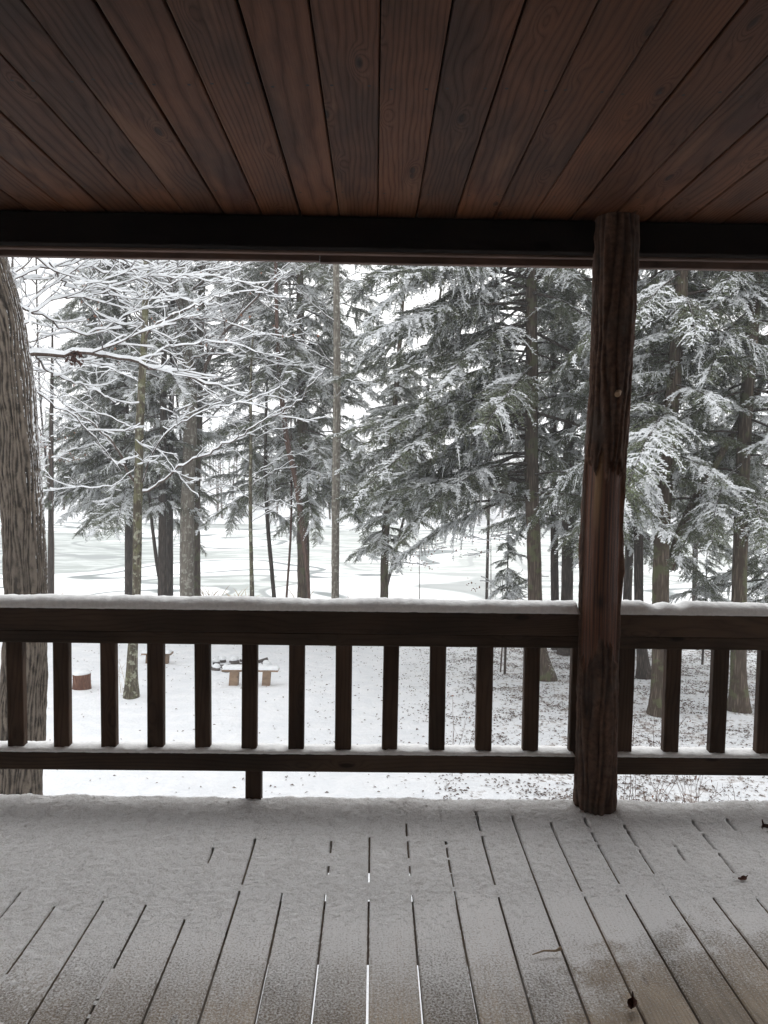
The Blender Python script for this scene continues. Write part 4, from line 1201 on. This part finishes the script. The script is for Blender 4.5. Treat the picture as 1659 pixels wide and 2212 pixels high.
weeds(1440, 1690, 10.0, 6, 1.0, 'bent reddish weed stalks under the rail, midway between post and right border', 2, 6)
weeds(1505, 1690, 10.1, 12, .9, 'tangled brown weed clump below the bottom rail toward the right border', 3, 16, spread=.5)
weeds(978, 1600, 12.0, 5, 1.1, 'wispy bare twigs standing between balusters in the middle of the right slope', 4, 3)
weeds(1375, 1600, 12.5, 7, 1.1, 'faint bare twigs in the gap right of the log post', 6, 3, spread=.5)
weeds(265, 1460, 16.8, 5, .7, 'thin pale stalks at the foot of the lone maple', 7, 0, M['drygrass'], spread=.9)
def grass(px, Y, h, n, label, seed):
    rd = random.Random(seed); p = at(px, 1290, Y); g = gz(p.x, Y)
    mb = MB()
    for i in range(n):
        x0 = rd.gauss(0, .16); d = Vector((rd.gauss(0, .18), rd.gauss(0, .15), 1)).normalized(); pts = [Vector((x0, rd.gauss(0, .12), 0))]
        bend = Vector((rd.choice([-1, 1])*rd.uniform(.05, .35), rd.uniform(-.15, .15), -.12))
        hh = h*rd.uniform(.55, 1.05)
        for j in range(8): d = (d+bend*(j/8)).normalized(); pts.append(pts[-1]+d*hh/8)
        mb.tube(pts, [.006, .006, .005, .005, .005, .010, .018, .014, .003], 3)
    o = mb.build('grass_tuft', M['drygrass'], None, loc=(p.x, Y, g-.05)); tag(o, label, 'grass', 'dry grass tufts on the shore')
grass(447, 33, 2.0, 40, 'tan plumed grass tuft right of the pale mottled trunk pair', 1)
grass(520, 33.5, 1.8, 30, 'tan grass tuft just left of the thin upright sapling', 2)
grass(638, 33, 1.9, 26, 'tan grass tuft touching the left side of the stout brown trunk', 3)
grass(760, 33, 1.5, 16, 'sparse grass stems right of the straight pale grey trunk', 4)
grass(150, 33, 1.6, 14, 'sparse grass stems right of the thick oak', 5)
# beech saplings still holding brown leaves
def leafy(px, py, Y, label, seed, n=70, base=None):
    rd = random.Random(seed); top = at(px, py, Y); g = gz(top.x, Y)
    root = empty('beech_sapling', (top.x, Y, g)); tag(root, label, 'sapling', 'saplings holding dead leaves')
    q = MB(); q.tube([Vector((0, 0, -.1)), Vector((.05, 0, (top.z-g)*.5)), Vector((0, 0, top.z-g+.3))], [.022, .016, .007], 6); q.build('trunk', M['twig'], root)
    cs = []
    for i in range(7):
        lb = Limb(seed*10+i); z = top.z+rd.uniform(-.5, .3); a = rd.uniform(0, 6.28)
        s0 = Vector((top.x, Y, z)); d = Vector((math.cos(a), math.sin(a)*.6, .1))
        lb.grow(s0, d, rd.uniform(.6, 1.2), .008, 1, .05); lb.build(root)
        cs += [s0+d*rd.uniform(.2, 1.1) for _ in range(4)]
    dead_leaves(root, cs, n, .10, seed, (.05, .09))
leafy(905, 1195, 25, 'sapling with curled brown leaves right of the short-trunked snowy hemlock', 21, 90)
leafy(1085, 1275, 19.5, 'sapling with reddish-brown leaves low beside the large snow-laden hemlock', 22, 90)
leafy(110, 960, 24, 'tall thin sapling with reddish leaves right of the thick oak', 23, 110)
leafy(1060, 1165, 26, 'small sapling with brown leaves seen against the ice left of the large hemlock', 24, 40)
# leaves and a twig lying on the deck
def deck_leaf(px, py, s, rot, label, curl=.4, seed=1, mat=None):
    p = at_z(px, py, .008)
    rd = random.Random(seed); mb = MB(); n = 7; V = []; F = []
    for i in range(n):
        t = i/(n-1); w = s*.28*math.sin(math.pi*min(.97, t+.06))*(1+.3*math.sin(i*2.1)); x = s*(t-.5)
        z = curl*s*(4*(t-.5)**2)*.6
        V += [(x, -w, z+curl*w*1.2), (x, 0, z), (x, w, z+curl*w*.9)]
    for i in range(n-1):
        b = i*3; F += [(b, b+3, b+4, b+1), (b+1, b+4, b+5, b+2)]
    V += [(-s*.5, 0, curl*s*.6), (-s*.85, .01, curl*s*.9), (-s*.85, .014, curl*s*.9)]; F.append((len(V)-3, len(V)-2, len(V)-1))
    mb.add(V, F); o = mb.build('fallen_leaf', mat or M['deadleaf'], None, loc=p); o.rotation_euler = (R(rd.uniform(-15, 15)), R(-20), rot)
    tag(o, label, 'leaf', 'dead leaves on the deck')
M['deckleaf'] = leaf_mat('deck_leaf', (.045, .018, .014), (.11, .05, .035))
deck_leaf(1655, 1795, .065, 1.8, 'dark red leaf standing in the deck snow at the right border', .8, 1, M['deckleaf'])
deck_leaf(1606, 1899, .04, .1, 'small dark leaf scrap on the snow right of the log post', .4, 2, M['deckleaf'])
deck_leaf(1367, 2175, .05, 1.1, 'curled brown leaf by a deck joint at the bottom right', .9, 3, M['deckleaf'])
p0 = at_z(1150, 2062, .012); p1 = at_z(1213, 2052, .016)
q = MB(); q.tube([Vector((0, 0, 0)), (p1-p0)*.4+Vector((0, .004, .004)), (p1-p0)*.8, (p1-p0)+Vector((0, 0, .006))], [.0015, .0025, .003, .006], 6)
o = q.build('twig', M['drygrass'], None, loc=p0); tag(o, 'short twig dusted with snow lying across a deck board', 'twig')

# ------------------------------------------------------------------ far shore woods
def far_woods():
    rd = random.Random(9); wood_, green = MB(), MB()
    mb = MB()
    for i in range(340):
        x = rd.uniform(-75, 85); y = rd.uniform(94, 135); g = float(ground_z(x, y, False)); h = rd.uniform(6, 13)
        mb.tube([Vector((x, y, g-.3)), Vector((x+rd.gauss(0, .3), y, g+h))], [.16, .04], 4, 0)
        con = rd.random() < .45
        for j in range(90 if con else 46):
            f = rd.random()
            if con:
                r = (1-f)*2.3*rd.uniform(.3, 1); z = g+1+f*(h-1); a = rd.uniform(0, 6.28)
                c = Vector((x+r*math.cos(a), y+r*math.sin(a), z-r*.25)); s_ = rd.uniform(.25, .6)
                d = Vector((math.cos(a), math.sin(a), -.45))*s_; w = Vector((-math.sin(a), math.cos(a), rd.gauss(0, .2)))*s_*.55
                mb.add([tuple(c-d), tuple(c+w), tuple(c+d), tuple(c-w)], [(0, 1, 2, 3)], 2 if rd.random() < .5 else 1)
            else:
                z = g+h*(.3+.7*f); a = rd.uniform(0, 6.28); L = rd.uniform(.7, 2.2)*(1.2-f)
                c = Vector((x, y, z)); e = c+Vector((math.cos(a)*L, math.sin(a)*L, L*rd.uniform(.1, .9)))
                u = Vector((0, 0, .06)); mb.add([tuple(c-u), tuple(e-u*.5), tuple(e+u*.5), tuple(c+u)], [(0, 1, 2, 3)], 2 if rd.random() < .6 else 0)
    o = mb.build('far_shore_woods', [M['twig'], M['needle'], M['snow']])
    tag(o, 'pale snowy woods along the far side of the frozen lake', 'woods', kind='stuff')
far_woods()

# ------------------------------------------------------------------ winter haze
hz = MB(); hz.box(-422, 422, -62, 422, -9.6, 27)
k = bpy.data.materials.new('haze_air'); k.use_nodes = True; t = k.node_tree; t.nodes.clear()
ou = t.nodes.new('ShaderNodeOutputMaterial'); pv = t.nodes.new('ShaderNodeVolumePrincipled')
pv.inputs['Color'].default_value = (.97, .98, 1, 1); pv.inputs['Density'].default_value = .0019; pv.inputs['Anisotropy'].default_value = .2
t.links.new(pv.outputs[0], ou.inputs['Volume'])
HAZE = True
if HAZE:
    o = hz.build('haze', k); tag(o, 'thin falling-snow haze over the lake', 'haze', kind='stuff')
